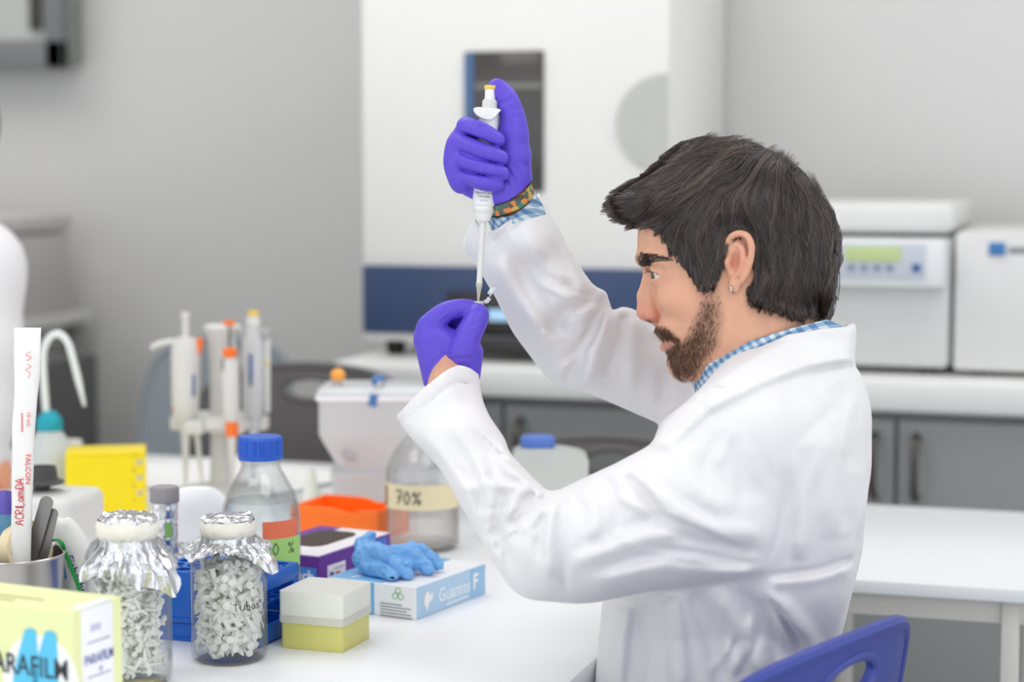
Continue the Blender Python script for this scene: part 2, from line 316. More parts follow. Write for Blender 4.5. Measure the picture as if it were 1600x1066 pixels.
# ------------------------------------------------------------------ shell chairs with an oval grip hole
def chair(name, label, loc, rz, rgb, group=None, key='', ht=.80):
    c = thing(name, label, 'chair', loc, rz, group); m = mat('chair shell '+key, rgb, .45, var=.03, bump=.04, bscale=600)
    steel = mat('chair steel', (150, 152, 155), .3, metal=1)
    # backrest: local frame, the chair faces +Y, the back stands at y = -.2
    W_, H_ = .43, .32; z0 = ht-H_
    out = spline([(-.165, 0), (.165, 0), (.2, .06), (.212, .16), (.209, .235), (.190, .292), (.150, .322), (.08, .337), (0, .341), (-.08, .337), (-.150, .322), (-.190, .292), (-.209, .235), (-.212, .16), (-.2, .06)], 5, True)
    hc = np.array((0, .299)); n = 72; ang = np.linspace(0, 2*math.pi, n, endpoint=False)
    dirs = np.stack([np.cos(ang), np.sin(ang)], 1)
    def hit(d):
        best = 1.0
        for i in range(len(out)):
            a = out[i]-hc; e = out[(i+1) % len(out)]-out[i]; den = d[0]*e[1]-d[1]*e[0]
            if abs(den) < 1e-12: continue
            t = (a[0]*e[1]-a[1]*e[0])/den; s = (a[0]*d[1]-a[1]*d[0])/den
            if t > 0 and -1e-9 <= s <= 1+1e-9: best = min(best, t)
        return best
    inner = np.stack([.052*np.cos(ang), .0225*np.sin(ang)], 1)+hc
    outer = np.array([hc+d*hit(d) for d in dirs])
    def bend(s, t, off=0): return np.stack([s, -.235+1.1*s*s-.16*(t-.1)+off, z0+t], -1)
    K = 8; V = []; F = []
    for side in (0, 1):
        for k in range(K):
            q = inner+(outer-inner)*(k/(K-1)); V.append(bend(q[:, 0], q[:, 1], (.007 if side else 0)))
    idx = lambda s, k, i: (s*K+k)*n+i % n
    for k in range(K-1):
        for i in range(n):
            F.append((idx(0, k, i), idx(0, k, i+1), idx(0, k+1, i+1), idx(0, k+1, i))); F.append((idx(1, k, i), idx(1, k+1, i), idx(1, k+1, i+1), idx(1, k, i+1)))
    for i in range(n):
        F.append((idx(0, 0, i), idx(1, 0, i), idx(1, 0, i+1), idx(0, 0, i+1))); F.append((idx(0, K-1, i), idx(0, K-1, i+1), idx(1, K-1, i+1), idx(1, K-1, i)))
    g = join((np.vstack(V), F), tube(bend(outer[:, 0], outer[:, 1], .0035), .0075, 8, True), tube(bend(inner[:, 0], inner[:, 1], .0035), .0065, 8, True))
    obj('backrest', g, m, c)
    # seat
    so = np.array(rrect(.44, .42, .08)); V = []; F = []; n2 = len(so); K2 = 6
    for side in (0, 1):
        for k in range(K2):
            q = so*(k/(K2-1)+1e-3); V.append(np.stack([q[:, 0], q[:, 1], .445+.12*q[:, 0]**2-.25*np.clip(q[:, 1]-.1, 0, 1)**1.5-side*.008], 1))
    id2 = lambda s, k, i: (s*K2+k)*n2+i % n2
    for k in range(K2-1):
        for i in range(n2):
            F.append((id2(0, k, i), id2(0, k, i+1), id2(0, k+1, i+1), id2(0, k+1, i))[::-1]); F.append((id2(1, k, i), id2(1, k, i+1), id2(1, k+1, i+1), id2(1, k+1, i)))
    for i in range(n2): F.append((id2(0, K2-1, i), id2(1, K2-1, i), id2(1, K2-1, i+1), id2(0, K2-1, i+1)))
    obj('seat', (np.vstack(V), F), m, c)
    for s in (-1, 1):
        obj('back_support', tube(spline([(s*.13, -.12, .43), (s*.13, -.22, .44), (s*.13, -.222, z0+.1)], 6), .009, 8), steel, c)
        obj('leg', tube([(s*.17, .13, .43), (s*.2, .19, 0)], .011, 8), steel, c)
        obj('leg', tube([(s*.17, -.13, .43), (s*.2, -.2, 0)], .011, 8), steel, c)
    return c
dk = (88, 85, 86)
p = GY(475, 592, 3.33)
chair('shell_chair', 'dark grey shell chair with oval grip hole behind the white tank with knobs', (p[0]+.03, 3.09, 0), math.radians(186), dk, 'grey shell chairs', 'dark grey', p[2])
p = GY(945, 706, 3.3)
chair('shell_chair', 'grey shell chair glimpsed between the two raised sleeves', (p[0], 3.06, 0), math.radians(178), (100, 96, 96), 'grey shell chairs', 'mid grey', p[2])
p = GY(352, 548, 3.85)
chair('shell_chair', 'blue grey shell chair behind the pipette stand', (p[0]-.075, 3.63, 0), math.radians(162), (142, 150, 156), 'grey shell chairs', 'blue grey', p[2])
# ------------------------------------------------------------------ left background: desk, printer, wall cabinet, waste bin
d1 = GY(150, 525, 4.5)
ld = thing('desk', 'white desk under the printer at the far left', 'desk', (d1[0]-.6, 4.2, 0))
obj('desktop', box((1.2, .6, .03), (0, 0, .885), .006), CTOP, ld)
for q in (-.56, .56):
    for yy in (-.26, .26): obj('leg', box((.04, .04, .87), (q, yy, .435), .004), mat('grey metal leg', (150, 150, 150), .4), ld)
d2 = GY(112, 450, 4.42)
pr = thing('printer', 'off-white multifunction printer on the desk at the far left', 'printer', (d2[0]-.24, 4.2, .9))
PW = mat('printer plastic', (200, 198, 196), .5, var=.03)
obj('body', box((.48, .44, .2), (0, 0, .1), .012), PW, pr)
obj('scanner_lid', box((.49, .45, .045), (0, 0, .225), .012), mat('printer lid', (208, 206, 204), .5), pr)
obj('paper_tray', box((.36, .06, .012), (0, -.24, .05), .003), PW, pr)
obj('output_slot', box((.34, .01, .03), (0, -.221, .1), .002), mat('dark slot', (70, 70, 70), .6), pr)
obj('panel', box((.1, .012, .03), (-.15, -.222, .17), .002), mat('dark slot', (70, 70, 70), .6), pr)
d3 = GY(155, 600, 4.23)
bn = thing('drawer_pedestal', 'charcoal drawer pedestal under the white desk at far left', 'cabinet', (d3[0]-.2, 3.98, 0))
obj('body', box((.40, .5, .80), (0, 0, .42), .01), mat('charcoal steel', (96, 96, 98), .5), bn)
for k in range(3):
    dr = obj('drawer', box((.36, .014, .23), (0, -.255, .17+.25*k), .004), mat('charcoal front', (104, 104, 106), .5), bn)
    obj('handle', box((.12, .012, .012), (0, -.266, .24+.25*k), .003), HAND, dr)
w1 = GY(122, 108, 4.5)
wc = thing('wall_cabinet', 'grey framed wall cabinet with glass front at the top left corner', 'cabinet', (w1[0]-.35, 4.44, w1[2]))
FR = mat('grey cabinet frame', (120, 121, 122), .5)
obj('body', box((.68, .08, .6), (0, .06, .31), .004), mat('inner cabinet grey', (150, 152, 150), .6), wc)
for q, sz, in (((0, 0, .035), (.70, .03, .07)), ((0, 0, .585), (.70, .03, .07)), ((-.325, 0, .31), (.05, .03, .62)), ((.325, 0, .31), (.05, .03, .62))):
    obj('frame_rail', box(sz, q, .004), FR, wc)
obj('glass_pane', box((.62, .006, .5), (0, .008, .31)), mat('pane grey', (186, 190, 186), .15, var=.1, scale=4), wc)
obj('inside_post', box((.03, .02, .45), (.27, -.004, .32), .004), mat('dark inside', (70, 68, 64), .6), wc)
obj('inside_post', box((.05, .02, .45), (.07, -.004, .32), .004), mat('dark inside 2', (96, 98, 98), .6), wc)
# ------------------------------------------------------------------ implicit-surface sculpting (numpy) for soft and organic shapes
def smin(a, b, k):
    if k <= 0: return np.minimum(a, b)
    h = np.clip(.5+.5*(b-a)/k, 0, 1); return b+(a-b)*h-k*h*(1-h)
class Vol:
    def __init__(s, lo, hi, h, big=.5):
        s.lo = np.array(lo, float); s.h = h; n = np.ceil((np.array(hi)-s.lo)/h).astype(int)+1; s.n = n
        s.ax = [s.lo[i]+h*np.arange(n[i]) for i in range(3)]
        s.F = np.full(n, big, np.float32)
    def grid(s, lo=None, hi=None):
        sl = []
        for i in range(3):
            a = 0 if lo is None else max(0, int(np.searchsorted(s.ax[i], lo[i]))-1); b = s.n[i] if hi is None else min(s.n[i], int(np.searchsorted(s.ax[i], hi[i]))+1)
            sl.append(slice(a, max(b, a)))
        X = s.ax[0][sl[0]].astype(np.float32)[:, None, None]; Y = s.ax[1][sl[1]].astype(np.float32)[None, :, None]; Z = s.ax[2][sl[2]].astype(np.float32)[None, None, :]
        return tuple(sl), X, Y, Z
    def put(s, sl, d, k, op):
        if op == 'add': s.F[sl] = smin(s.F[sl], d, k)
        else: s.F[sl] = -smin(-s.F[sl], d, k)
    def cap(s, a, b, ra, rb=None, k=.004, op='add'):
        rb = ra if rb is None else rb; a = np.array(a, float); b = np.array(b, float); m = max(ra, rb)+k*2+.012
        sl, X, Y, Z = s.grid(np.minimum(a, b)-m, np.maximum(a, b)+m)
        if 0 in s.F[sl].shape: return
        ba = b-a; L = float(ba@ba)+1e-12
        t = np.clip(((X-a[0])*ba[0]+(Y-a[1])*ba[1]+(Z-a[2])*ba[2])/L, 0, 1)
        d = np.sqrt((X-a[0]-t*ba[0])**2+(Y-a[1]-t*ba[1])**2+(Z-a[2]-t*ba[2])**2)-(ra+(rb-ra)*t)
        s.put(sl, d.astype(np.float32), k, op)
    def chain(s, pts, rad, k=.004, sub=1, op='add'):
        P = np.array(pts, float); R = np.broadcast_to(np.array(rad, float), (len(P),))
        if sub > 1:
            Q = spline(np.hstack([P, R[:, None]]), sub); P, R = Q[:, :3], Q[:, 3]
        for i in range(len(P)-1): s.cap(P[i], P[i+1], R[i], R[i+1], k, op)
    def ell(s, c, r, k=.004, rot=None, op='add'):
        c = np.array(c, float); r = np.array(r, float); m = r.max()+k*2+.012
        sl, X, Y, Z = s.grid(c-m, c+m)
        if 0 in s.F[sl].shape: return
        x, y, z = X-c[0], Y-c[1], Z-c[2]
        if rot is not None:
            M = np.array(rot); x, y, z = (M[0, 0]*x+M[1, 0]*y+M[2, 0]*z, M[0, 1]*x+M[1, 1]*y+M[2, 1]*z, M[0, 2]*x+M[1, 2]*y+M[2, 2]*z)
        k0 = np.sqrt((x/r[0])**2+(y/r[1])**2+(z/r[2])**2); k1 = np.sqrt((x/r[0]**2)**2+(y/r[1]**2)**2+(z/r[2]**2)**2)+1e-9
        s.put(sl, (k0*(k0-1)/k1).astype(np.float32), k, op)
    def mesh(s, smooth=2): return smooth_mesh(*surface_nets(s.F, s.ax), smooth)
def surface_nets(F, ax):
    S = F < 0; n = np.array(F.shape)
    c = np.zeros(n-1, np.int8); offs = [(i, j, k) for i in (0, 1) for j in (0, 1) for k in (0, 1)]
    for i, j, k in offs: c += S[i:n[0]-1+i, j:n[1]-1+j, k:n[2]-1+k]
    act = (c > 0) & (c < 8); idx = np.argwhere(act); N = len(idx)
    vid = np.full(n-1, -1, np.int64); vid[act] = np.arange(N)
    cv = {o: F[idx[:, 0]+o[0], idx[:, 1]+o[1], idx[:, 2]+o[2]] for o in offs}
    acc = np.zeros((N, 3)); cnt = np.zeros(N)
    for a in offs:
        for d in range(3):
            if a[d]: continue
            b = list(a); b[d] = 1; b = tuple(b); fa, fb = cv[a], cv[b]; m = (fa < 0) != (fb < 0)
            t = np.where(m, fa/np.where(m, fa-fb, 1), 0)
            p = np.tile(np.array(a, float), (N, 1)); p[:, d] = t; acc += p*m[:, None]; cnt += m
    q_ = idx+acc/cnt[:, None]; V = np.stack([np.interp(q_[:, d], np.arange(n[d]), ax[d]) for d in range(3)], 1)
    Q = []
    for d in range(3):
        e1, e2 = (d+1) % 3, (d+2) % 3
        sl0 = [slice(None)]*3; sl1 = [slice(None)]*3; sl0[d] = slice(0, n[d]-1); sl1[d] = slice(1, n[d])
        A = S[tuple(sl0)]; B = S[tuple(sl1)]; ed = np.argwhere(A != B)
        ok = (ed[:, e1] > 0) & (ed[:, e2] > 0) & (ed[:, e1] < n[e1]-1) & (ed[:, e2] < n[e2]-1); ed = ed[ok]
        ins = A[ed[:, 0], ed[:, 1], ed[:, 2]]
        def cell(o1, o2):
            q = ed.copy(); q[:, e1] += o1; q[:, e2] += o2; return vid[q[:, 0], q[:, 1], q[:, 2]]
        quad = np.stack([cell(-1, -1), cell(0, -1), cell(0, 0), cell(-1, 0)], 1)
        quad[~ins] = quad[~ins][:, ::-1]; Q.append(quad)
    return V, np.vstack(Q)
def smooth_mesh(V, Q, it=2, lam=.5):
    if it:
        e = np.vstack([Q[:, [0, 1]], Q[:, [1, 2]], Q[:, [2, 3]], Q[:, [3, 0]]]); e = np.vstack([e, e[:, ::-1]])
        n = len(V); deg = np.bincount(e[:, 0], minlength=n).astype(float)
        for k in range(it):
            for l in (lam, -lam*.95):
                L = np.stack([np.bincount(e[:, 0], V[e[:, 1], d], n) for d in range(3)], 1)/np.maximum(deg, 1)[:, None]-V
                V = V+l*L
    return V, Q
def biggest(V, Q):
    lab = np.arange(len(V))
    while True:
        m = lab[Q].min(1); new = lab.copy()
        for k in range(Q.shape[1]): np.minimum.at(new, Q[:, k], m)
        new = new[new]; new = new[new]
        if (new == lab).all(): break
        lab = new
    keep = lab == np.bincount(lab).argmax(); idx = np.cumsum(keep)-1
    return V[keep], idx[Q[keep[Q[:, 0]]]]
def big_obj(name, V, Q, m, parent=None, label=None):
    me = bpy.data.meshes.new(name); nv, nq = len(V), len(Q)
    me.vertices.add(nv); me.vertices.foreach_set('co', np.asarray(V, np.float32).ravel())
    me.loops.add(Q.size); me.loops.foreach_set('vertex_index', np.asarray(Q, np.int32).ravel())
    me.polygons.add(nq); me.polygons.foreach_set('loop_start', np.arange(0, Q.size, Q.shape[1], dtype=np.int32))
    me.polygons.foreach_set('use_smooth', np.ones(nq, bool)); me.update(calc_edges=True); me.validate()
    if m is not None: me.materials.append(m)
    o = bpy.data.objects.new(name, me); COL.objects.link(o)
    if parent is not None: o.parent = parent
    if label: o['label'] = label
    return o
def noise3(P, sc, seed=0):
    r = np.random.default_rng(seed); n = 32; T = r.random((n, n, n))*2-1
    q = np.asarray(P)*sc+500.; i = np.floor(q).astype(int); f = q-i; f = f*f*(3-2*f); out = 0
    for a in (0, 1):
        for b in (0, 1):
            for c in (0, 1):
                wgt = (f[..., 0] if a else 1-f[..., 0])*(f[..., 1] if b else 1-f[..., 1])*(f[..., 2] if c else 1-f[..., 2])
                out = out+wgt*T[(i[..., 0]+a) % n, (i[..., 1]+b) % n, (i[..., 2]+c) % n]
    return out
def seg_dist(X, Y, poly, closed=True):
    P = np.array(poly, float); m = len(P); best = np.full(np.broadcast(X, Y).shape, 1e9, np.float64)
    for i in range(m if closed else m-1):
        a, b = P[i], P[(i+1) % m]; d = b-a; L = d@d+1e-18
        t = np.clip(((X-a[0])*d[0]+(Y-a[1])*d[1])/L, 0, 1)
        best = np.minimum(best, (X-a[0]-t*d[0])**2+(Y-a[1]-t*d[1])**2)
    return np.sqrt(best)
def inside(X, Y, poly):
    P = np.array(poly, float); r = np.zeros(np.broadcast(X, Y).shape, bool)
    for i in range(len(P)):
        a, b = P[i], P[(i+1) % len(P)]
        if a[1] == b[1]: continue
        c = ((a[1] > Y) != (b[1] > Y)) & (X < (b[0]-a[0])*(Y-a[1])/(b[1]-a[1])+a[0]); r ^= c
    return r
def sdist(X, Y, poly):
    d = seg_dist(X, Y, poly); return np.where(inside(X, Y, poly), d, -d)     # positive inside
def inflate(ax, ay, poly, hc=.004):
    """half thickness squared of a softly inflated outline (poisson membrane), negative outside; on the grid ax x ay"""
    P = np.array(poly); lo = P.min(0)-hc*3; hi = P.max(0)+hc*3
    gx = np.arange(lo[0], hi[0], hc); gy = np.arange(lo[1], hi[1], hc); X, Y = np.meshgrid(gx, gy, indexing='ij')
    d = sdist(X, Y, P); M = d > 0; u = np.zeros_like(X)
    N = max(M.any(1).sum(), M.any(0).sum()); om = 2/(1+math.sin(math.pi/max(8, N*.6)))
    I, J = np.indices(M.shape); red = M & ((I+J) % 2 == 0); blk = M & ((I+J) % 2 == 1)
    u = np.where(M, .5*d*hc*N*.3, 0)
    for it in range(int(N*2.2)+40):
        for m in (red, blk):
            nb = np.zeros_like(u); nb[1:-1, 1:-1] = u[2:, 1:-1]+u[:-2, 1:-1]+u[1:-1, 2:]+u[1:-1, :-2]
            u = np.where(m, u+om*((nb+hc*hc)/4-u), u)
    q = np.where(M, u/np.maximum(d, hc*.5), 0); wgt = M.astype(float)
    for it in range(4):
        def bl(a):
            o = a.copy(); o[1:-1, 1:-1] = (a[1:-1, 1:-1]*2+a[2:, 1:-1]+a[:-2, 1:-1]+a[1:-1, 2:]+a[1:-1, :-2])/6; return o
        q2, w2 = bl(q), bl(wgt); q = np.where(M & (d > 2*hc), q, q2); wgt = np.where(M & (d > 2*hc), wgt, w2)
        qn = np.where(wgt > 1e-6, q/np.maximum(wgt, 1e-6), 0)
    qn = np.where(wgt > 1e-6, qn, np.median(q[M]))
    D = sdist(ax[:, None], ay[None, :], P)
    fx = np.clip((ax-lo[0])/hc, 0, len(gx)-1.001); fy = np.clip((ay-lo[1])/hc, 0, len(gy)-1.001)
    i = fx.astype(int)[:, None]; j = fy.astype(int)[None, :]; a = (fx-fx.astype(int))[:, None]; b = (fy-fy.astype(int))[None, :]
    qq = qn[i, j]*(1-a)*(1-b)+qn[i+1, j]*a*(1-b)+qn[i, j+1]*(1-a)*b+qn[i+1, j+1]*a*b
    return 2*D*np.maximum(qq, 1e-4), D
# ------------------------------------------------------------------ the main bench
BZ = .75
BT = mat('white bench laminate', (241, 242, 244), .3, var=.012)
BX1 = -.546; BX0 = -2.75; BY0 = 1.05; BY1 = 3.20
be = thing('lab_bench', 'long white lab bench crowded with bottles, boxes and jars', 'bench', ((BX0+BX1)/2, (BY0+BY1)/2, 0))
bw, bd = BX1-BX0, BY1-BY0
obj('benchtop', box((bw, bd, .03), (0, 0, .735), .004), BT, be)
for sx in (-1, 1):
    for sy in (-1, 1): obj('leg', box((.06, .06, .72), (sx*(bw/2-.35), sy*(bd/2-.32), .36), .005), mat('cream table frame', (208, 204, 199), .5), be)
for sy in (-1, 1): obj('apron', box((bw-.7, .03, .06), (0, sy*(bd/2-.32), .69), .003), mat('cream table frame', (208, 204, 199), .5), be)
FRONT = (math.pi/2, 0, 0); RIGHT = (math.pi/2, 0, math.pi/2); TOP = (0, 0, 0)
def put_text(parent, s, size, rot, loc, m, **kw):
    return obj('lettering', xf(text_geo(s, size, **kw), loc, rot), m, parent, 0)
def corner_thing(name, label, cat, N, th, a, b, group=None):
    """thing whose near corner stands at N; a = width (to the left), b = depth; th = clockwise turn in degrees"""
    t = math.radians(th); ex = np.array((math.cos(t), -math.sin(t))); ey = np.array((math.sin(t), math.cos(t)))
    c = np.array(N[:2])-ex*a/2+ey*b/2
    return thing(name, label, cat, (c[0], c[1], N[2]), -t, group)
# ---- pipette tip box
a, b = .0765, .078
tb = corner_thing('tip_box', 'small pipette tip box with yellow base and clear lid on the near bench', 'box', G(536, 1022), 2, a, b)
YB = glassmat('yellow translucent plastic', (250, 248, 180), .25, .9, (246, 243, 158), 1.3, .98, .04)
FRO = glassmat('frosted clear plastic', (254, 255, 252), .3, .74, (254, 255, 248), 1.3, .99, .05, tl=.12)
def tub(sx, sy, h, t, r, z0=0, taper=0, n=5):
    """open box with wall thickness and rounded corners"""
    V = []; F = []; P = [np.array(rrect(sx-2*taper, sy-2*taper, r, n)), np.array(rrect(sx, sy, r, n)), np.array(rrect(sx-2*t, sy-2*t, max(r-t, .0005), n)), np.array(rrect(sx-2*taper-2*t, sy-2*taper-2*t, max(r-t, .0005), n))]
    m = len(P[0])
    for p_, z in zip(P, (z0, z0+h, z0+h, z0+t)): V.append(np.c_[p_, np.full(m, z)])
    for k in range(3):
        for i in range(m): F.append((k*m+i, k*m+(i+1) % m, (k+1)*m+(i+1) % m, (k+1)*m+i))
    F.append(tuple(range(m-1, -1, -1))); F.append(tuple(3*m+i for i in range(m)))
    return np.vstack(V), F
obj('base', tub(a-.003, b-.003, .029, .0016, .004), YB, tb)
obj('rack_plate', box((a-.007, b-.007, .010), (0, 0, .031), .002), glassmat('white plate plastic', (240, 240, 236), .3, .75, (240, 240, 232), 1.3, .9, .03), tb)
lid = tub(a, b, .0345, .0014, .004); lid[0][:, 2] = .0635-lid[0][:, 2]
obj('lid_band', tub(a+.0012, b+.0012, .007, .0012, .0045, .030), glassmat('white plate plastic', (240, 240, 236)), tb)
obj('lid', (lid[0], [q[::-1] for q in lid[1]]), FRO, tb)
tip = lathe([(.0005, -.018), (.0022, -.002), (.0034, .006), (.0034, .010), (.0026, .010), (.0022, -.004)], 8)
rows = [xf(tip, (-.031+.009*i, -.0315+.009*j, .036)) for i in range(8) for j in range(8)]
o = obj('pipette_tips', join(*rows), glassmat('tip plastic', (244, 242, 214), .3, .5, (240, 236, 196), 1.3, .9), tb); o['kind'] = 'stuff'
# ---- blue capped reagent bottle
S = 1278.; bp_ = G(410, 957)
bt = thing('reagent_bottle', 'clear glass reagent bottle with ribbed blue screw cap and green tape label', 'bottle', bp_, YAW)
GL = glassmat('clear glass', (254, 255, 255), .01, 0, ior=1.5, edge=.84)
Rb = .0475
prof = [(.0, 0), (.040, 0), (.0455, .003), (Rb, .009), (Rb, .118), (.0463, .130), (.0430, .142), (.0372, .154), (.0305, .166), (.0258, .174), (.0238, .180), (.0234, .183), (.0255, .185), (.0255, .188), (.0232, .190), (.0228, .204)]
inn = [(r-.0025 if r > .003 else 0, z+(.003 if z < .02 else 0)) for r, z in prof]
obj('glass_body', lathe(prof+inn[::-1], 56), GL, bt, 60); bt.scale = (.97,)*3
cap = []; n = 96
BLU = mat('blue cap plastic', (36, 92, 196), .4, var=.04)
prof_c = [(.0268, .188), (.0268, .193), (.0262, .1935), (.0262, .2125), (.0245, .2155), (0, .2160)]
cg = lathe(prof_c, n); v = cg[0]; rr = np.hypot(v[:, 0], v[:, 1]); an = np.arctan2(v[:, 1], v[:, 0]); rib = np.where((v[:, 2] > .1932) & (v[:, 2] < .214) & (rr > .02), .0005*np.sign(np.sin(an*40+.3)), 0)
v[:, 0] += np.cos(an)*rib; v[:, 1] += np.sin(an)*rib
obj('screw_cap', cg, BLU, bt, 30)
obj('liquid', lathe([(0, .0035), (.040, .0035), (Rb-.003, .011), (Rb-.003, .118), (.0432, .131), (.041, .138), (0, .138)], 48), glassmat('clear liquid', (250, 253, 255), .0, 0, ior=1.33, edge=.8), bt)
def arc_label(R, z0, z1, a0, a1, t=.0004, n=24):
    V = []; F = []
    for k, a in enumerate(np.linspace(a0, a1, n)):
        for r, z in ((R, z0), (R+t, z0), (R+t, z1), (R, z1)): V.append((r*math.sin(a), -r*math.cos(a), z))
    for k in range(n-1):
        for q in range(4): F.append((k*4+q, k*4+(q+1) % 4, (k+1)*4+(q+1) % 4, (k+1)*4+q)[::-1])
    F += [(0, 1, 2, 3), tuple((n-1)*4+q for q in (3, 2, 1, 0))]
    return np.array(V), F
obj('orange_label', arc_label(Rb, .097, .119, .15, 1.2), mat('orange paper label', (236, 120, 84), .6), bt)
gt = obj('green_tape', arc_label(Rb+.0004, .062, .098, -.1, 1.35), mat('green masking tape', (168, 212, 120), .6), bt)
obj('lettering', wrap_cyl(xf(hand_write('70 %', .014, .0005), (.031, .086, 0)), Rb+.001), INK, gt)
obj('lettering', wrap_cyl(xf(hand_write('I', .006, .0004), (.012, .068, 0)), Rb+.001), INK, gt)

# ---- glass jars with foil lids
FOIL = mat('aluminium foil', (225, 225, 228), .22, metal=1, var=.05, bump=.25, bscale=260)
COT = mat('cotton band', (234, 230, 220), .85, var=.05, bump=.3, bscale=500)
def crumple(g, amp, sc, seed):
    v = g[0]; return v+np.stack([noise3(v, sc, seed+i) for i in range(3)], 1)*amp+np.stack([np.abs(noise3(v, sc*2.3, seed+3+i)) for i in range(3)], 1)*amp*.5, g[1]
def subdiv_ring(R0, R1, z0, z1, n, m, amp=0):
    V = []; F = []
    for j in range(m):
        t = j/(m-1)
        for i in range(n):
            a = 2*math.pi*i/n; r = R0+(R1-R0)*t; V.append((r*math.cos(a), r*math.sin(a), z0+(z1-z0)*t))
    for j in range(m-1):
        for i in range(n): F.append((j*n+i, j*n+(i+1) % n, (j+1)*n+(i+1) % n, (j+1)*n+i))
    return np.array(V), F
def jar(label, loc, R, H, seed, flap, hem0, word=None, rz=0):
    j = thing('glass_jar', label, 'jar', loc, rz, 'foil-capped glass jars')
    rn = R*.62
    pr = [(0, 0), (R*.86, 0), (R*.97, .004), (R, .011), (R, H*.74), (R*.97, H*.80), (R*.85, H*.86), (rn+.002, H*.90), (rn, H)]
    inn = [(r-.002 if r > .003 else 0, z+(.003 if z < .02 else 0)) for r, z in pr]
    obj('glass_body', lathe(pr+inn[::-1], 56), GL, j, 60)
    # foil: cover, skirt with ragged folded hem
    n, m = 150, 22; V = []; F = []; r = np.random.default_rng(seed)
    hem = hem0+.005*np.sin(np.arange(n)/n*2*math.pi*3+seed)+.004*r.random(n)
    for i in range(n):
        a = 2*math.pi*i/n; da = abs((a-flap+math.pi) % (2*math.pi)-math.pi)
        hem[i] += .012*math.exp(-(da/.22)**2)
    hem = np.convolve(np.r_[hem[-3:], hem, hem[:3]], np.ones(7)/7, 'valid')
    for k in range(m):
        t = k/(m-1)
        for i in range(n):
            a = 2*math.pi*i/n; da = abs((a-flap+math.pi) % (2*math.pi)-math.pi); fl = math.exp(-(da/.25)**2)
            if t < .35: rr = rn*1.02*(t/.35); z = H+.004
            elif t < .62: u = (t-.35)/.27; rr = rn*1.02+.0015; z = H+.004-u*H*.135
            else:
                u = (t-.62)/.38; rr = rn*1.02+(R*1.02-rn)*min(1, u*1.5)+.004*math.sin(i*.9+seed)*u+.016*fl*u; z = H*.865-u*hem[i]*(1.35 if flap else 1.2)
            V.append((rr*math.cos(a), rr*math.sin(a), z))
    for k in range(m-1):
        for i in range(n): F.append((k*n+i, k*n+(i+1) % n, (k+1)*n+(i+1) % n, (k+1)*n+i)[::-1])
    g = crumple((np.array(V), F), .0018, 110, seed); g = crumple(g, .0009, 300, seed+9)
    obj('foil_lid', g, FOIL, j, 25)
    band = subdiv_ring(rn*1.02+.0012, rn*1.02+.0014, H*.885, H*1.0, 80, 8)
    bv = band[0]; an = np.arctan2(bv[:, 1], bv[:, 0]); tt = np.sin((bv[:, 2]-H*.885)/(H*.115)*math.pi)*1.4+.15; bv[:, 0] += np.cos(an)*.002*tt; bv[:, 1] += np.sin(an)*.002*tt
    obj('cotton_band', crumple(band, .0007, 160, seed+2), COT, j)
    if word: obj('lettering', wrap_cyl(xf(hand_write(word, .0085, .00045), (.031, H*.43, 0)), R+.0006, -rz*0), INK, j)
    return j
def micro_tube(n=8):
    return join(lathe([(.0008, 0), (.0022, .004), (.0029, .013), (.0032, .0185), (.0045, .0185), (.0045, .0197), (.0025, .0197)], n), xf(lathe([(.0042, 0), (.0042, .0014), (.0028, .0014), (.0028, .003)], n), (.0095, 0, .0185)), xf(box((.004, .0025, .0006)), (.0055, 0, .019)))
def tube_heap(R, H, count, seed, scale=1.0):
    r = np.random.default_rng(seed); mt = micro_tube(7); out = []
    for k in range(count):
        rad = (R-.013)*math.sqrt(r.random()) if k % 3 else R-.014; a = r.random()*2*math.pi; z = .014+r.random()*(H-.028)
        E = Matrix.LocRotScale(Vector((rad*math.cos(a), rad*math.sin(a), z)), __import__('mathutils').Euler(r.random(3)*6.28), Vector((scale,)*3)) @ Matrix.Translation((-.003, 0, -.01))
        g = xf(mt, M=E); rr = np.hypot(g[0][:, 0], g[0][:, 1]); s_ = np.minimum(1, (R-.0035)/np.maximum(rr, 1e-6)); g[0][:, 0] *= s_; g[0][:, 1] *= s_; g[0][:, 2] = np.clip(g[0][:, 2], .0045, H)
        out.append(g)
    return join(*out)
TUBE_M = glassmat('microtube plastic', (255, 255, 254), .2, .86, (255, 255, 252), 1.15, .99, .08, tl=.1)
R2, H2 = .0408, .150
j2 = jar('glass jar of clear tubes marked tubos with foil lid and cotton band', G(359, 1029), R2, H2, 3, -.35, .009, 'tubos', YAW-.1)
o = obj('microtubes', tube_heap(R2-.0005, H2*.78, 400, 5), TUBE_M, None, 50); o.location = j2.location; o['kind'] = 'stuff'; tag(o, 'heap of clear microtubes inside the jar marked tubos', 'tubes')
R1, H1 = .0435, .168
j1 = jar('unmarked foil-capped glass jar of small tubes beside the pale green box', G(203, 1066), R1, H1, 17, -.45, .024, None, YAW)
o = obj('microtubes', tube_heap(R1-.0005, H1*.78, 520, 8, .74), TUBE_M, None, 50); o.location = j1.location; o['kind'] = 'stuff'; tag(o, 'heap of small clear tubes inside the unmarked foil-capped jar', 'tubes')
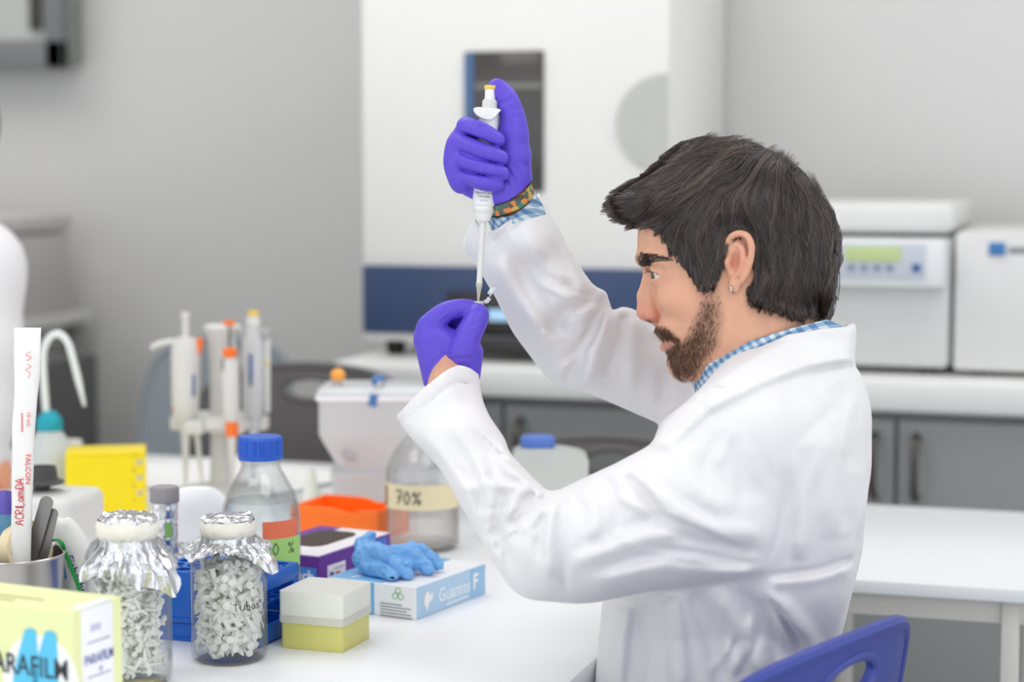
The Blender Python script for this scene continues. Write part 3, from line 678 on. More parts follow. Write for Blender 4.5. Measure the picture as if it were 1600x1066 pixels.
# ---- blue tube rack
RB = mat('blue rack plastic', (22, 98, 196), .35, var=.05); 
rk = thing('tube_rack', 'bright blue plastic tube rack behind the jar marked tubos', 'rack', G(352, 991), math.radians(-3))
def holed_plate(nx, ny, pitch, r, t, z, bord=.004):
    V = []; F = []; n = 16; q = pitch/2
    for ix_ in range(nx):
        for iy_ in range(ny):
            cx_, cy_ = (ix_-(nx-1)/2)*pitch, (iy_-(ny-1)/2)*pitch; k = len(V)
            for zz in (z, z-t):
                for i in range(n):
                    a = 2*math.pi*i/n+math.pi/n; c, s = math.cos(a), math.sin(a); m_ = q/max(abs(c), abs(s))
                    V.append((cx_+r*c, cy_+r*s, zz)); V.append((cx_+m_*c, cy_+m_*s, zz))
            for i in range(n):
                j_ = (i+1) % n
                F.append((k+2*i, k+2*i+1, k+2*j_+1, k+2*j_)); b_ = k+2*n
                F.append((b_+2*i, b_+2*j_, b_+2*j_+1, b_+2*i+1)); F.append((k+2*i, k+2*j_, b_+2*j_, b_+2*i))
    return np.array(V), F
nx, ny, pt = 6, 4, .0215
RW, RD = nx*pt+.008, ny*pt+.008
obj('top_plate', holed_plate(nx, ny, pt, .0088, .004, .078), RB, rk, 30)
obj('middle_plate', holed_plate(nx, ny, pt, .0085, .003, .045), RB, rk, 30)
obj('base_plate', box((RW, RD, .004), (0, 0, .002), .001), RB, rk)
for s in (-1, 1):
    wl = [box((.004, RD, .018), (s*(RW/2-.002), 0, .069), .001), box((.004, RD, .022), (s*(RW/2-.002), 0, .011), .001)]+[box((.004, .012, .045), (s*(RW/2-.002), q*(RD/2-.006), .042), .001) for q in (-1, 1)]
    obj('side_wall', join(*wl), RB, rk)
    wl = [box((RW, .004, .056), (0, s*(RD/2-.002), .050), .001), box((RW+.002, .007, .006), (0, s*(RD/2-.002), .024), .0015), box((RW, .004, .018), (0, s*(RD/2-.003), .011), .001)]+[box((.004, .0055, .010), (q*RW*.3, s*(RD/2-.002), .066), .001) for q in (-1, 0, 1)]
    obj('front_wall', join(*wl), RB, rk)
# foil tube standing in the rack
ft = thing('centrifuge_tube', 'foil-wrapped centrifuge tube with grey screw cap standing behind the blue rack', 'tube', G(260, 952))
obj('foil_wrap', crumple(subdiv_ring(.0142, .0148, .008, .130, 60, 50), .0011, 190, 21), FOIL, ft, 25)
obj('tube_tip', lathe([(.002, 0), (.0142, .012), (.0142, .02)], 24), GL, ft)
cg = lathe([(.0155, .128), (.0168, .129), (.0168, .1445), (.0155, .147), (0, .1475)], 72); v = cg[0]; an = np.arctan2(v[:, 1], v[:, 0]); rib = np.where((v[:, 2] > .1285) & (v[:, 2] < .146), .0004*np.sign(np.sin(an*30)), 0); v[:, 0] += np.cos(an)*rib; v[:, 1] += np.sin(an)*rib
obj('screw_cap', cg, mat('grey cap plastic', (150, 146, 148), .5), ft, 30)
obj('green_mark', arc_label(.0155, .088, .106, .5, 1.0), mat('green mark', (130, 180, 100), .6), ft)
# ---- purple glove carton (open top)
PUR = mat('purple card', (104, 46, 150), .5, var=.05); CARD = mat('white card', (232, 228, 232), .55, var=.03); LBL = mat('light blue card', (62, 132, 210), .5)
N = G(498, 871, .805); N[2] = BZ; a, b, h = .106, .172, .055
pg = corner_thing('glove_carton', 'purple and white glove carton with dark open top behind the tip box', 'box', N, 9, a, b, 'glove cartons')
obj('carton', box((a, b, h), (0, 0, h/2), .0015), PUR, pg, 0)
oy = rrect(a*.62, b*.62, .02); 
obj('top_panel', box((a-.002, b-.002, .0015), (0, 0, h+.0006), .0005), CARD, pg)
obj('purple_border', box((a*.30, b-.004, .0010), (-a*.33, 0, h+.0012), .0003), PUR, pg)
obj('opening', prism([(x*.86-.004, y*.95+.01) for x, y in oy], .0012, Matrix.Translation((0, 0, h+.0012))), mat('carton opening shade', (74, 62, 58), .8), pg, 0)  # flat dark sheet on the solid top imitates the shaded inside
obj('front_patch', box((a*.94, .0012, h*.40), (-.0, -b/2-.0004, h*.55), .0003), LBL, pg)
put_text(pg, 'HealthTouch', .0185, FRONT, (-.002, -b/2-.0012, h*.55), mat('white print', (240, 240, 240), .5), bold=.0004)
obj('white_sticker', box((.0012, b*.24, h*.48), (a/2+.0004, -b*.27, h*.5), .0003), CARD, pg)
obj('red_print', box((.0006, b*.06, h*.12), (a/2+.0012, -b*.26, h*.5), .0002), mat('red print', (210, 80, 90), .6), pg)
obj('sticker_mark', xf(lathe([(.005, 0), (.005, .0005)], 20), (a/2+.001, -b*.34, h*.5), (0, math.pi/2, 0)), mat('dark blue print', (50, 70, 120), .6), pg)
obj('print_line', box((.0006, b*.13, .0012), (a/2+.0011, -b*.24, h*.64)), mat('grey print', (140, 142, 146), .6), pg, 0)
obj('side_patch', box((.0012, b*.46, h*.9), (a/2+.0004, b*.2, h*.5), .0003), mat('mid blue card', (50, 112, 196), .5), pg)
# ---- light blue glove carton
N = G(650, 969.5); a, b, h = .122, .160, .0385
WC = mat('white glossy card', (234, 236, 238), .4, var=.02); LB = mat('pale blue card', (176, 206, 230), .45, var=.04); MB_ = mat('sky blue card', (120, 178, 222), .45)
gb = corner_thing('glove_carton', 'white and pale blue flat glove carton with a glove pulled out on top', 'box', N, 11.5, a, b, 'glove cartons')
obj('carton', box((a, b, h), (0, 0, h/2), .0012), WC, gb, 0)
obj('side_panel', box((.0012, b*.985, h*.96), (a/2+.0003, 0, h/2), .0003), LB, gb)
obj('top_patch', box((a*.6, b*.985, .0012), (-a*.19, 0, h+.0003), .0003), MB_, gb)
obj('front_patch', box((a*.10, .0012, h*.98), (-a*.02, -b/2-.0003, h/2), .0003), MB_, gb)
WP = mat('white print', (240, 240, 240), .5); GP = mat('grey print', (140, 142, 146), .6)
put_text(gb, 'Guantes', .0235, RIGHT, (a/2+.0012, .006, h*.48), WP, sx=.95)
obj('print_line', box((.0006, .05, .0014), (a/2+.0011, .012, h*.15)), WP, gb, 0)
obj('end_panel', box((.0006, b*.22, h*.9), (a/2+.0011, b*.38, h/2), .0002), mat('light sky card', (150, 192, 226), .45), gb)
put_text(gb, 'F', .026, RIGHT, (a/2+.0016, b*.34, h*.52), WP, bold=.0006)
hv = [(0, 0), (.004, .008), (.012, .012), (.012, .018), (.008, .018), (.006, .014), (.004, .020), (-.001, .021), (-.004, .016), (-.006, .010)]
obj('hand_print', xf(prism([(x*1.1, y*1.1-.012) for x, y in hv], .0004), (a/2+.0011, -b*.36, h*.48), RIGHT), mat('white print', (240, 240, 240), .5), gb, 0)
for q, w_ in enumerate((.030, .042, .036, .042, .044)):
    obj('print_line', box((w_, .0006, .0009), (a*.28-.022+w_/2, -b/2-.0005, h*.40-q*.0036)), GP, gb, 0)
GRN = mat('green print', (130, 186, 120), .6)
for q in range(3):
    an = math.radians(90+120*q); obj('logo_ring', tube([(a*.30+.0045*math.cos(an)+.0035*math.cos(t), -b/2-.0005, h*.72+.0045*math.sin(an)+.0035*math.sin(t)) for t in np.linspace(0, 6.28, 17)[:-1]], .0004, 5, True), GRN, gb)
obj('print_line', box((a*.26, .012, .0005), (a*.30, -.02, h+.0003)), mat('pale print', (214, 214, 220), .5), gb, 0)
put_text(gb, 'F', .02, TOP, (-.03, -b*.42, h+.0011), WP)
# glove pulled out of it
NB = mat('light blue nitrile', (112, 170, 226), .5, var=.06)
vg = Vol((-.062, -.052, -.004), (.062, .052, .058), .0016)
gr = np.random.default_rng(4)
vg.ell((-.028, .004, .022), (.026, .022, .021), .006); vg.ell((.0, -.006, .014), (.03, .022, .012), .006)
vg.chain([(-.03, .0, .03), (-.012, -.018, .03), (.012, -.028, .012), (.022, -.034, .005)], [.012, .009, .007, .006], .004, 3)
vg.chain([(-.01, 0, .02), (.012, .004, .03), (.032, .002, .02), (.046, -.008, .006)], [.014, .010, .009, .006], .003, 3)
vg.chain([(0, .01, .015), (.022, .02, .03), (.042, .022, .022), (.056, .016, .008)], [.012, .009, .008, .006], .003, 3)
vg.chain([(-.03, -.01, .012), (-.012, -.03, .012), (.005, -.044, .005)], [.013, .009, .006], .003, 3)
vg.chain([(-.03, .012, .02), (-.04, .02, .035), (-.034, .03, .044)], [.012, .011, .008], .003, 3)
sl, X, Y, Z = vg.grid()
P = np.stack(np.broadcast_arrays(X, Y, Z), -1)
vg.F += (.0045*np.abs(noise3(P, 70, 2))+.003*np.abs(noise3(P, 140, 5))-.003).astype(np.float32)
vg.F = np.maximum(vg.F, -(Z-.0002)).astype(np.float32)
V, Q = vg.mesh(1)
gg = big_obj('nitrile_glove', V*np.array((.93, .9, .86)), Q, NB); p = G(612, 901, BZ+h); gg.location = (p[0]-.002, p[1]+.012, BZ+h+.0012); gg.rotation_euler = (0, 0, .25)
tag(gg, 'crumpled light blue nitrile glove lying on the flat glove carton', 'glove')
# ---- orange tray
OR = mat('orange plastic', (252, 120, 24), .4, var=.04)
tr = thing('orange_tray', 'open orange plastic tray behind the purple glove carton', 'tray', G(548, 833), math.radians(-6))
g = tub(.138, .09, .042, .0025, .012, 0, .006)
g2 = xf(tub(.138, .09, .042, .0025, .012, 0, .006), (0, 0, 0))
v = g[0]; dip = np.where(v[:, 2] > .02, -.008*np.exp(-((v[:, 0]-.012)/.022)**2)*(v[:, 1] < 0), 0)
# front wall finely divided so that its rim can dip
def tray_wall(sx, y, h, t, dipx, dd):
    xs_ = np.linspace(-sx/2, sx/2, 40); top = h-dd*np.exp(-((xs_-dipx)/.016)**2); V = []; F = []
    for x_, z_ in zip(xs_, top): V += [(x_, y, 0), (x_, y-t, 0), (x_, y-t*1.4, z_), (x_, y+.0005, z_)]
    for k in range(39):
        for q in range(4): F.append((4*k+q, 4*k+(q+1) % 4, 4*k+4+(q+1) % 4, 4*k+4+q)[::-1])
    F += [(0, 1, 2, 3), (159, 158, 157, 156)]
    return np.array(V), F
obj('front_wall', tray_wall(.138, -.045, .044, .003, .022, .006), OR, tr)
obj('back_wall', tray_wall(.138, .048, .044, .003, .022, .006), OR, tr)
for s in (-1, 1): obj('side_wall', box((.003, .093, .043), (s*.0675, .001, .0215), .001), OR, tr)
obj('base', box((.136, .093, .003), (0, 0, .0015), .001), OR, tr)
obj('rim_bead', tube([(-.07, -.0487, .030), (.07, -.0487, .030)], .002, 6), OR, tr)
# ---- white plastic bag marked SU
vb = Vol((-.075, -.04, -.004), (.075, .04, .125), .0025)
vb.ell((0, 0, .045), (.066, .026, .075), .01); vb.ell((-.01, .004, .02), (.06, .03, .03), .01)
sl, X, Y, Z = vb.grid(); P = np.stack(np.broadcast_arrays(X, Y, Z), -1)
vb.F += (.003*noise3(P, 40, 8)).astype(np.float32); vb.F = np.maximum(vb.F, -(Z-.0003)).astype(np.float32)
V, Q = vb.mesh(2)
bgp = G(305, 905)
wb = thing('plastic_bag', 'puffed white plastic bag behind the blue tube rack', 'bag', bgp, YAW)
big_obj('pouch', V, Q, mat('white polythene', (226, 228, 230), .4, var=.02), wb)
obj('lettering', xf(hand_write('SU', .016, .0006), (-.004, -.0275, .044), FRONT), mat('olive ink', (110, 116, 96), .6), wb)
# ---- yellow rack box with holes
YE = mat('bright yellow plastic', (240, 216, 10), .4, var=.03)
yb = thing('yellow_rack', 'bright yellow plastic rack box with round holes in front of the wash bottle', 'rack', (G(106, 812)+G(227, 803))/2+np.array((-math.sin(math.radians(28))*.0425, math.cos(math.radians(28))*.0425, 0)), math.radians(28))
yw, yd, yh = .118, .085, .092
def holed_wall(w_, h_, holes, r, t):
    """wall in XZ with round holes (column, row cells)"""
    nxx = 6; nzz = 4; out = []
    for i in range(nxx):
        for k in range(nzz):
            cx_, cz_ = (i+.5)*w_/nxx-w_/2, (k+.5)*h_/nzz; hx, hz = w_/nxx/2, h_/nzz/2; n = 16; V = []; F = []
            if (i, k) in holes:
                for yy in (0, t):
                    for q in range(n):
                        a_ = 2*math.pi*q/n+math.pi/n; c, s = math.cos(a_), math.sin(a_); m_ = 1/max(abs(c), abs(s)); V += [(cx_+r*c, yy, cz_+r*s), (cx_+hx*m_*c, yy, cz_+hz*m_*s)]
                for q in range(n):
                    j_ = (q+1) % n; F += [(2*q, 2*q+1, 2*j_+1, 2*j_), (2*n+2*q, 2*n+2*j_, 2*n+2*j_+1, 2*n+2*q+1), (2*q, 2*j_, 2*n+2*j_, 2*n+2*q)]
                out.append((np.array(V), F))
            else: out.append(box((2*hx, t, 2*hz), (cx_, t/2, cz_)))
    return join(*out)
obj('front_wall', xf(holed_wall(yw, yh, {(5, 3), (5, 2), (5, 1)}, .0052, .003), (0, -yd/2, 0)), YE, yb, 30)
obj('back_wall', box((yw, .003, yh), (0, yd/2-.0015, yh/2), .001), YE, yb)
obj('hole_light_panel', box((.022, .002, yh*.9), (yw/2-.014, -yd/2+.006, yh/2), .0005), mat('hole light white', (240, 240, 236), .6), yb)  # white panel added behind the holes to imitate light coming through
for s in (-1, 1): obj('side_wall', box((.003, yd-.006, yh), (s*(yw/2-.0015), 0, yh/2), .001), YE, yb)
obj('top_plate', box((yw, yd, .004), (0, 0, yh+.002), .0018), YE, yb)
obj('inner_shelf', box((yw-.006, yd-.006, .003), (0, 0, .05), .001), mat('pale yellow', (240, 230, 130), .5), yb)
# ---- wash bottle
ws = thing('wash_bottle', 'white wash bottle with teal cap and long bent spout', 'bottle', G(80, 788), YAW); ws.scale = (1.03,)*3
MLK = glassmat('milky polythene', (236, 240, 240), .3, .85, (230, 234, 234), 1.35, .9, .04)
s_ = 1033.
obj('body', lathe([(0, 0), (.034, 0), (.037, .004), (.0375, .06), (.036, .075), (.030, .092), (.022, .105), (.0165, .112), (.0165, .118)], 40), MLK, ws)
cg = lathe([(.0185, .112), (.0192, .1135), (.0185, .128), (.015, .134), (.011, .138), (.009, .141), (0, .141)], 72); v = cg[0]; an = np.arctan2(v[:, 1], v[:, 0]); rib = np.where((v[:, 2] > .113) & (v[:, 2] < .13), .0005*np.sign(np.sin(an*20)), 0); v[:, 0] += np.cos(an)*rib; v[:, 1] += np.sin(an)*rib
obj('screw_cap', cg, mat('teal plastic', (20, 158, 176), .45), ws, 30)
sp = np.array([(-.004, 0, .13), (-.0075, 0, .20), (-.006, 0, .232), (.004, 0, .252), (.018, 0, .256), (.030, 0, .243), (.038, 0, .215), (.046, 0, .18), (.053, 0, .148)])
sp2 = spline(sp, 6); obj('spout', tube(sp2, np.interp(np.linspace(0, 1, len(sp2)), [0, .85, 1], [.0056, .0054, .0022]), 12), mat('white spout plastic', (226, 230, 228), .35), ws)
# ---- little pot with pale lid behind it
pt_ = thing('sample_pot', 'small pot with a pale lid beside the wash bottle and yellow rack', 'pot', G(112, 778)+np.array((0, .05, 0)))
obj('body', lathe([(0, 0), (.015, 0), (.017, .06), (.017, .066)], 28), MLK, pt_)
obj('lid', lathe([(.0185, .062), (.0185, .074), (.017, .076), (0, .076)], 28), mat('pale lid', (214, 212, 206), .5), pt_)
pt_.location = G(112, 760)
pt_.location = Vector(pt_.location)
# ---- vortex mixer
VX = mat('off-white instrument plastic', (214, 214, 210), .45, var=.03)
vm = thing('vortex_mixer', 'off-white vortex mixer with dark rubber cup beside the steel beaker', 'mixer', G(80, 880), math.radians(6))
obj('body', box((.108, .12, .092), (0, 0, .050), .014, 4), VX, vm)
obj('foot_plate', box((.10, .11, .006), (0, 0, .003), .002), mat('black rubber', (34, 34, 36), .7), vm)
DKR = mat('dark rubber', (74, 72, 72), .55)
obj('cup', lathe([(0, .096), (.010, .096), (.011, .104), (.026, .107), (.030, .110), (.021, .114), (.019, .128), (.0195, .1295), (.018, .130), (.016, .122), (0, .120)], 40, (-.006, -.01, 0)), DKR, vm)
obj('collar', lathe([(.028, .0945), (.028, .0975), (.02, .099), (0, .099)], 40, (-.006, -.01, 0)), mat('off-white collar', (200, 200, 196), .5), vm)
# ---- steel beaker with tools
STL = mat('brushed steel', (190, 186, 182), .28, metal=1, var=.12, scale=14)
bkp = At(16, 862, 2.13); bk = thing('steel_beaker', 'stainless steel beaker holding tools at the left edge', 'beaker', (bkp[0], bkp[1], BZ))
obj('wall', lathe([(0, 0), (.052, 0), (.054, .002), (.0565, .108), (.0585, .1105), (.0575, .1118), (.0550, .110), (.0525, .004), (0, .003)], 60), STL, bk)
def lean(p0, p1, roll=0):
    """matrix taking +Z from p0 towards p1"""
    d = Vector(p1)-Vector(p0); q = d.to_track_quat('Z', 'Y'); return Matrix.Translation(Vector(p0)) @ q.to_matrix().to_4x4() @ Matrix.Rotation(roll, 4, 'Z')
def wl(px, py, Z): return At(px, py, Z)
# wrapped serological pipette (flat paper sleeve)
top = wl(42, 512, 2.12); bot = wl(40, 960, 2.12); Ls = np.linalg.norm(top-bot)
sv = thing('wrapped_pipette', 'long paper-wrapped pipette with red lettering standing in the steel beaker', 'pipette')
ax_x = Vector(RT); ax_z = Vector((top-bot)/Ls); ax_x = (ax_x-ax_z*ax_x.dot(ax_z)).normalized(); ax_y = ax_z.cross(ax_x)
Ms = Matrix(((ax_x.x, ax_y.x, ax_z.x, bot[0]), (ax_x.y, ax_y.y, ax_z.y, bot[1]), (ax_x.z, ax_y.z, ax_z.z, bot[2]), (0, 0, 0, 1)))
sv.matrix_world = Ms
zz = np.linspace(0, Ls, 40); ctr = np.interp(zz, [0, .09, .2, .25, Ls], [-.0055, -.0050, -.003, .0004, .0006]); hw = np.interp(zz, [0, .09, .17, .235, .27, Ls], [.0105, .0108, .0118, .0128, .0142, .0145])
th_ = np.interp(zz, [0, Ls*.2, Ls*.9, Ls], [.004, .0045, .004, .0006]); V = []; F = []; n = 20
for i in range(40):
    for k in range(n):
        a_ = 2*math.pi*k/n; V.append((ctr[i]+hw[i]*math.copysign(abs(math.cos(a_))**.8, math.cos(a_)), th_[i]*math.sin(a_)-.0008*math.sin(i*.9+k), zz[i]))
for i in range(39):
    for k in range(n): F.append((i*n+k, i*n+(k+1) % n, (i+1)*n+(k+1) % n, (i+1)*n+k))
F += [tuple(range(n-1, -1, -1)), tuple(39*n+k for k in range(n))]
obj('paper_sleeve', (np.array(V), F), mat('white wrapper film', (232, 230, 228), .35, var=.02), sv, 60)
obj('seal', box((.0285, .0016, .03), (.0006, 0, Ls-.018), .0005), mat('seal white', (240, 238, 236), .5), sv)
REDI = mat('red ink', (206, 52, 60), .6); PNK = mat('pink print', (232, 132, 132), .6)
VERT = Matrix(((0, -1, 0, 0), (0, 0, -1, 0), (1, 0, 0, 0), (0, 0, 0, 1)))   # text running upwards on the front
def vtext(g, x, z, m, y=-.0052): 
    return obj('lettering', xf(g, M=Matrix.Translation((x, y, z)) @ VERT), m, sv, 0)
def zpx(py): return (960-py)/(960-512)*Ls
vtext(hand_write('ACRILamiDA', .0088, .00045, .14), -.0058, zpx(783), REDI)
VD = Matrix(((0, 1, 0, 0), (0, 0, -1, 0), (-1, 0, 0, 0), (0, 0, 0, 1)))
obj('lettering', xf(text_geo('FALCON', .0082), M=Matrix.Translation((.0030, -.0052, zpx(733))) @ VD), mat('rose print', (222, 92, 96), .6), sv, 0)
obj('lettering', xf(text_geo('10 mL', .0065), M=Matrix.Translation((.0035, -.0052, zpx(655))) @ VD), PNK, sv, 0)
obj('print_line', box((.0016, .0004, .020), (-.0035, -.0050, zpx(660)), .0001), PNK, sv, 0)
obj('scribble', xf(pen_geo([[(-.014, .002), (-.010, -.003), (-.008, .003), (-.004, -.002)], [(-.001, -.002), (.002, .003), (.005, -.003), (.009, .002), (.014, -.001)]], .0003), M=Matrix.Translation((.003, -.0048, zpx(570))) @ VD), PNK, sv, 0)
# blue tinted tube beside it
bl_t = thing('plastic_tube', 'pale blue clear plastic tube with purple rim at the left edge', 'tube'); bl_t.matrix_world = Matrix(lean(wl(2, 985, 2.135), wl(8, 765, 2.145)))
Lt = .148
obj('wall', lathe([(0, .0), (.010, .003), (.0115, .02), (.0115, .108), (.0125, .110), (.0125, .125), (.009, .141), (.0, .146)], 28), glassmat('pale blue tube plastic', (150, 196, 222), .1, .35, (150, 196, 220), 1.4, .7), bl_t)
obj('rim', lathe([(.0133, .124), (.0133, .128), (.0105, .1405), (.006, .149), (0, .150)], 28), mat('purple plastic', (92, 78, 170), .4), bl_t)
put_text(bl_t, '8', .008, FRONT, (.002, -.0118, .09), mat('dark blue print', (50, 70, 120), .6))
# two flat steel spatulas
SPM = mat('satin steel', (140, 136, 134), .35, metal=.8)
for q, (x0, y0_, x1, y1, wd_, nm) in enumerate(((49, 868, 75, 776, .0072, 'taller steel spatula handle leaning out of the beaker'), (66, 872, 84, 795, .0058, 'shorter steel spatula handle leaning out of the beaker'))):
    A, B = wl(x0, y0_, 2.14+.006*q), wl(x1, y1, 2.135+.008*q); d = B-A; A = A-d*.35; L_ = np.linalg.norm(B-A)
    o = thing('spatula', nm, 'spatula', group='steel spatulas'); X_ = Vector(RT); Zv = Vector((B-A)/L_); X_ = (X_-Zv*X_.dot(Zv)).normalized(); Y_ = Zv.cross(X_)
    o.matrix_world = Matrix(((X_.x, Y_.x, Zv.x, A[0]), (X_.y, Y_.y, Zv.y, A[1]), (X_.z, Y_.z, Zv.z, A[2]), (0, 0, 0, 1)))
    pl = [(-wd_*.55, 0), (wd_*.55, 0), (wd_, L_*.35), (wd_, L_-wd_)]+[(wd_*math.cos(t), L_-wd_+wd_*math.sin(t)) for t in np.linspace(.2, math.pi-.2, 10)]+[(-wd_, L_-wd_), (-wd_, L_*.35)]
    obj('handle', xf(prism(pl, .0016), M=Matrix(((1, 0, 0, 0), (0, 0, 1, 0), (0, 1, 0, 0), (0, 0, 0, 1)))), SPM, o, 30)
    obj('rivet', xf(lathe([(.0012, 0), (.0012, .0022)], 10), (0, -.0002, L_*.3), (-math.pi/2, 0, 0)), SPM, o)
# cream tape roll standing in the beaker
tp = thing('tape_roll', 'roll of cream tape tucked into the steel beaker', 'tape'); c_ = wl(42, 868, 2.10)
tp.matrix_world = lean(At(40, 858, 2.14), At(40, 858, 2.14)+RT*.75-FW*.62+UP*.12)
obj('tape', lathe([(.024, -.008), (.030, -.008), (.030, .008), (.024, .008)], 48, closed=True), mat('cream tape', (240, 222, 184), .55), tp, 30)
obj('core', lathe([(.022, -.008), (.0239, -.008), (.0239, .008), (.022, .008)], 48, closed=True), mat('grey core', (176, 172, 170), .6), tp, 30)
# ---- white dispenser with green strap
ds = thing('dispenser', 'white plastic hand dispenser with small blue logo beside the steel beaker', 'dispenser')
Zd = 2.21; o0 = At(115, 1000, Zd); o0[2] = BZ
ds.matrix_world = Matrix.Translation(o0) @ Matrix.Rotation(YAW, 4, 'Z')
sd = FPX/Zd
def dl(px, py): return ((px-115)/sd, (995-py)/sd)
ol = [dl(*q) for q in ((97, 870), (86, 835), (84, 812), (92, 801), (102, 804), (112, 802), (124, 812), (140, 835), (153, 862), (160, 900), (161, 950), (160, 998), (92, 998), (93, 940), (94, 900))]
ol = spline(ol, 4, True); vd = Vol((-.045, -.028, -.004), (.045, .028, .15), .0016)
g2_, D2 = inflate(vd.ax[0], vd.ax[2], ol, .003)
sl, X, Y, Z = vd.grid()
F_ = (Y/.72)**2-g2_[:, None, :]; gy_ = np.gradient(F_, vd.h); F_ = F_/np.maximum(np.sqrt(gy_[0]**2+gy_[1]**2+gy_[2]**2), .004)
F_ = np.maximum(F_, np.abs(Y)-.0165); vd.F = np.maximum(F_, .001-Z).astype(np.float32)
V, Q = vd.mesh(3); big_obj('body', V, Q, mat('white dispenser plastic', (230, 230, 228), .35, var=.02), ds)
put_text(ds, 'Fisherbrand', .0135, FRONT, (0, 0, 0), mat('dark blue print', (50, 70, 120), .6)).matrix_local = Matrix.Translation((dl(131, 900)[0], -.0170, dl(131, 900)[1])) @ Matrix.Rotation(math.radians(68), 4, 'Y')
x_, z_ = dl(100, 886)
obj('logo_patch', xf(prism([(-.006, -.008), (.008, -.006), (.006, .009), (-.001, .005)], .0006), (x_, -.0152, z_), FRONT), mat('logo blue', (40, 100, 180), .5), ds, 0)
gs = thing('green_strap', 'thin green strap hanging over the white dispenser', 'strap')
pth = [At(x, y, z) for x, y, z in ((80, 846, 2.175), (88, 843, 2.16), (97, 850, 2.155), (104, 868, 2.165), (113, 892, 2.17), (122, 915, 2.17), (131, 945, 2.17), (138, 985, 2.18), (140, 1000, 2.2))]
pth[-1][2] = BZ+.002
obj('band', tube(spline(pth, 5), .0031, 8, flat=.35), mat('green webbing', (14, 140, 58), .6), gs)
ck = thing('wire_clip', 'bent steel wire clip hanging on the rim of the steel beaker', 'clip')
lp = [At(x, y, 2.165) for x, y in ((92, 858), (96, 862), (86, 900), (80, 917), (84, 922), (93, 905), (96, 890), (90, 878))]
lp2 = [At(x, y, 2.16) for x, y in ((84, 860), (78, 880), (75, 905), (78, 912), (82, 900), (88, 880), (93, 862))]
obj('wire', tube(spline(lp, 6), .0006, 6), SPM, ck); obj('loop', tube(spline(lp2, 6), .0005, 6), SPM, ck)
# ---- pale green film box in the foreground
N = G(112, 957, .89); N[2] = BZ; a, b, h = .15, .072, .140
pf = corner_thing('film_box', 'pale green sealing film box with white round emblem in the near corner', 'box', N, 8, a, b)
PGm = mat('pale green card', (226, 230, 172), .55, var=.03)
obj('carton', box((a, b, h), (0, 0, h/2), .0025), PGm, pf, 0)
S_ = FPX/1.684
cxp, czp = (47-112)/S_, -(1078-957)/S_
obj('emblem_disc', xf(lathe([(.0415, 0), (.0415, .0005), (0, .0006)], 48), (a/2+cxp, -b/2, h+czp), FRONT), mat('white emblem', (238, 238, 236), .5), pf)
CY = mat('cyan print', (88, 190, 226), .5)
for q in (22, 62):
    x0 = a/2+(q-112)/S_; lobe = [(-.0165, -.034), (.010, -.034), (.0105, .012), (.007, .0185), (.001, .0185), (-.004, .012)]
    obj('emblem_stroke', xf(prism([tuple(z) for z in spline(lobe, 4, True)], .0004), (x0, -b/2-.0006, h-(1027-957)/S_), FRONT), CY, pf, 0)
put_text(pf, 'PARAFILM', .026, FRONT, (a/2-(112-18)/S_, -b/2-.0012, h-(1055-957)/S_), mat('dark print', (52, 58, 66), .6), sx=.82, bold=.0002)
for q, w_ in enumerate((.085, .04)): obj('print_line', box((w_, .0035, .0005), (-.02, -b*.12-q*.012, h+.0003)), mat('olive print', (176, 180, 122), .6), pf, 0)
PLb = mat('label white', (236, 236, 240), .5); VI = mat('violet print', (88, 92, 150), .6)
obj('side_label', join(box((.0008, b*.62, h*.99), (a/2+.0003, -b*.02, h*.495), .0002), box((.012, b*.62, .0008), (a/2-.005, -b*.02, h+.0003), .0002)), PLb, pf)
put_text(pf, 'PARAFILM', .0125, RIGHT, (a/2+.0008, .0, h*.66), VI, sx=.75, bold=.0003)
for q in range(2): obj('print_line', box((.0006, b*.14, .009), (a/2+.0008, -b*.1+q*b*.18, h*.36)), VI, pf, 0)
obj('print_line', box((.0006, b*.2, .006), (a/2+.0008, -.004, h*.86)), mat('pale violet print', (190, 192, 216), .6), pf, 0)
obj('rule_line', box((.0006, b*.45, .0008), (a/2+.0008, 0, h*.55)), VI, pf, 0); obj('rule_line', box((.0006, b*.45, .0008), (a/2+.0008, 0, h*.77)), VI, pf, 0)
put_text(pf, 'v', .012, RIGHT, (a/2+.0008, .002, h*.59), VI)
# ---- pipette stand with pipettes
PSW = mat('pale grey pipette plastic', (212, 211, 207), .45, var=.03); ORG = mat('orange button', (250, 118, 36), .45)
base = G(345, 775)
Zp = float((base-CP)@FW); sp_ = FPX/Zp
stn = thing('pipette_stand', 'pale grey carousel stand holding pipettes on the far bench', 'stand', base, YAW)
def pl_(px, py): return ((px-345)/sp_, (775-py)/sp_*1.004)
obj('base', lathe([(.085, 0), (.085, .008), (.06, .014), (.02, .02), (0, .02)], 48), PSW, stn)
obj('column', lathe([(.018, .012), (.0155, .06), (.0145, .30 if False else .112)], 24), PSW, stn)
zA = pl_(0, 660)[1]
obj('carousel', join(lathe([(.02, zA-.012), (.055, zA-.008), (.06, zA), (.055, zA+.008), (.02, zA+.012)], 40), *[box((.03, .03, .022), (.062*math.cos(t), .062*math.sin(t), zA), .005) for t in np.linspace(0, 2*math.pi, 7)[:-1]]), PSW, stn)
obj('upper_column', lathe([(.017, zA), (.0165, zA+.09), (.020, zA+.135), (.026, zA+.150), (.022, zA+.154), (0, zA+.156)], 24, (0, .012, 0)), PSW, stn)
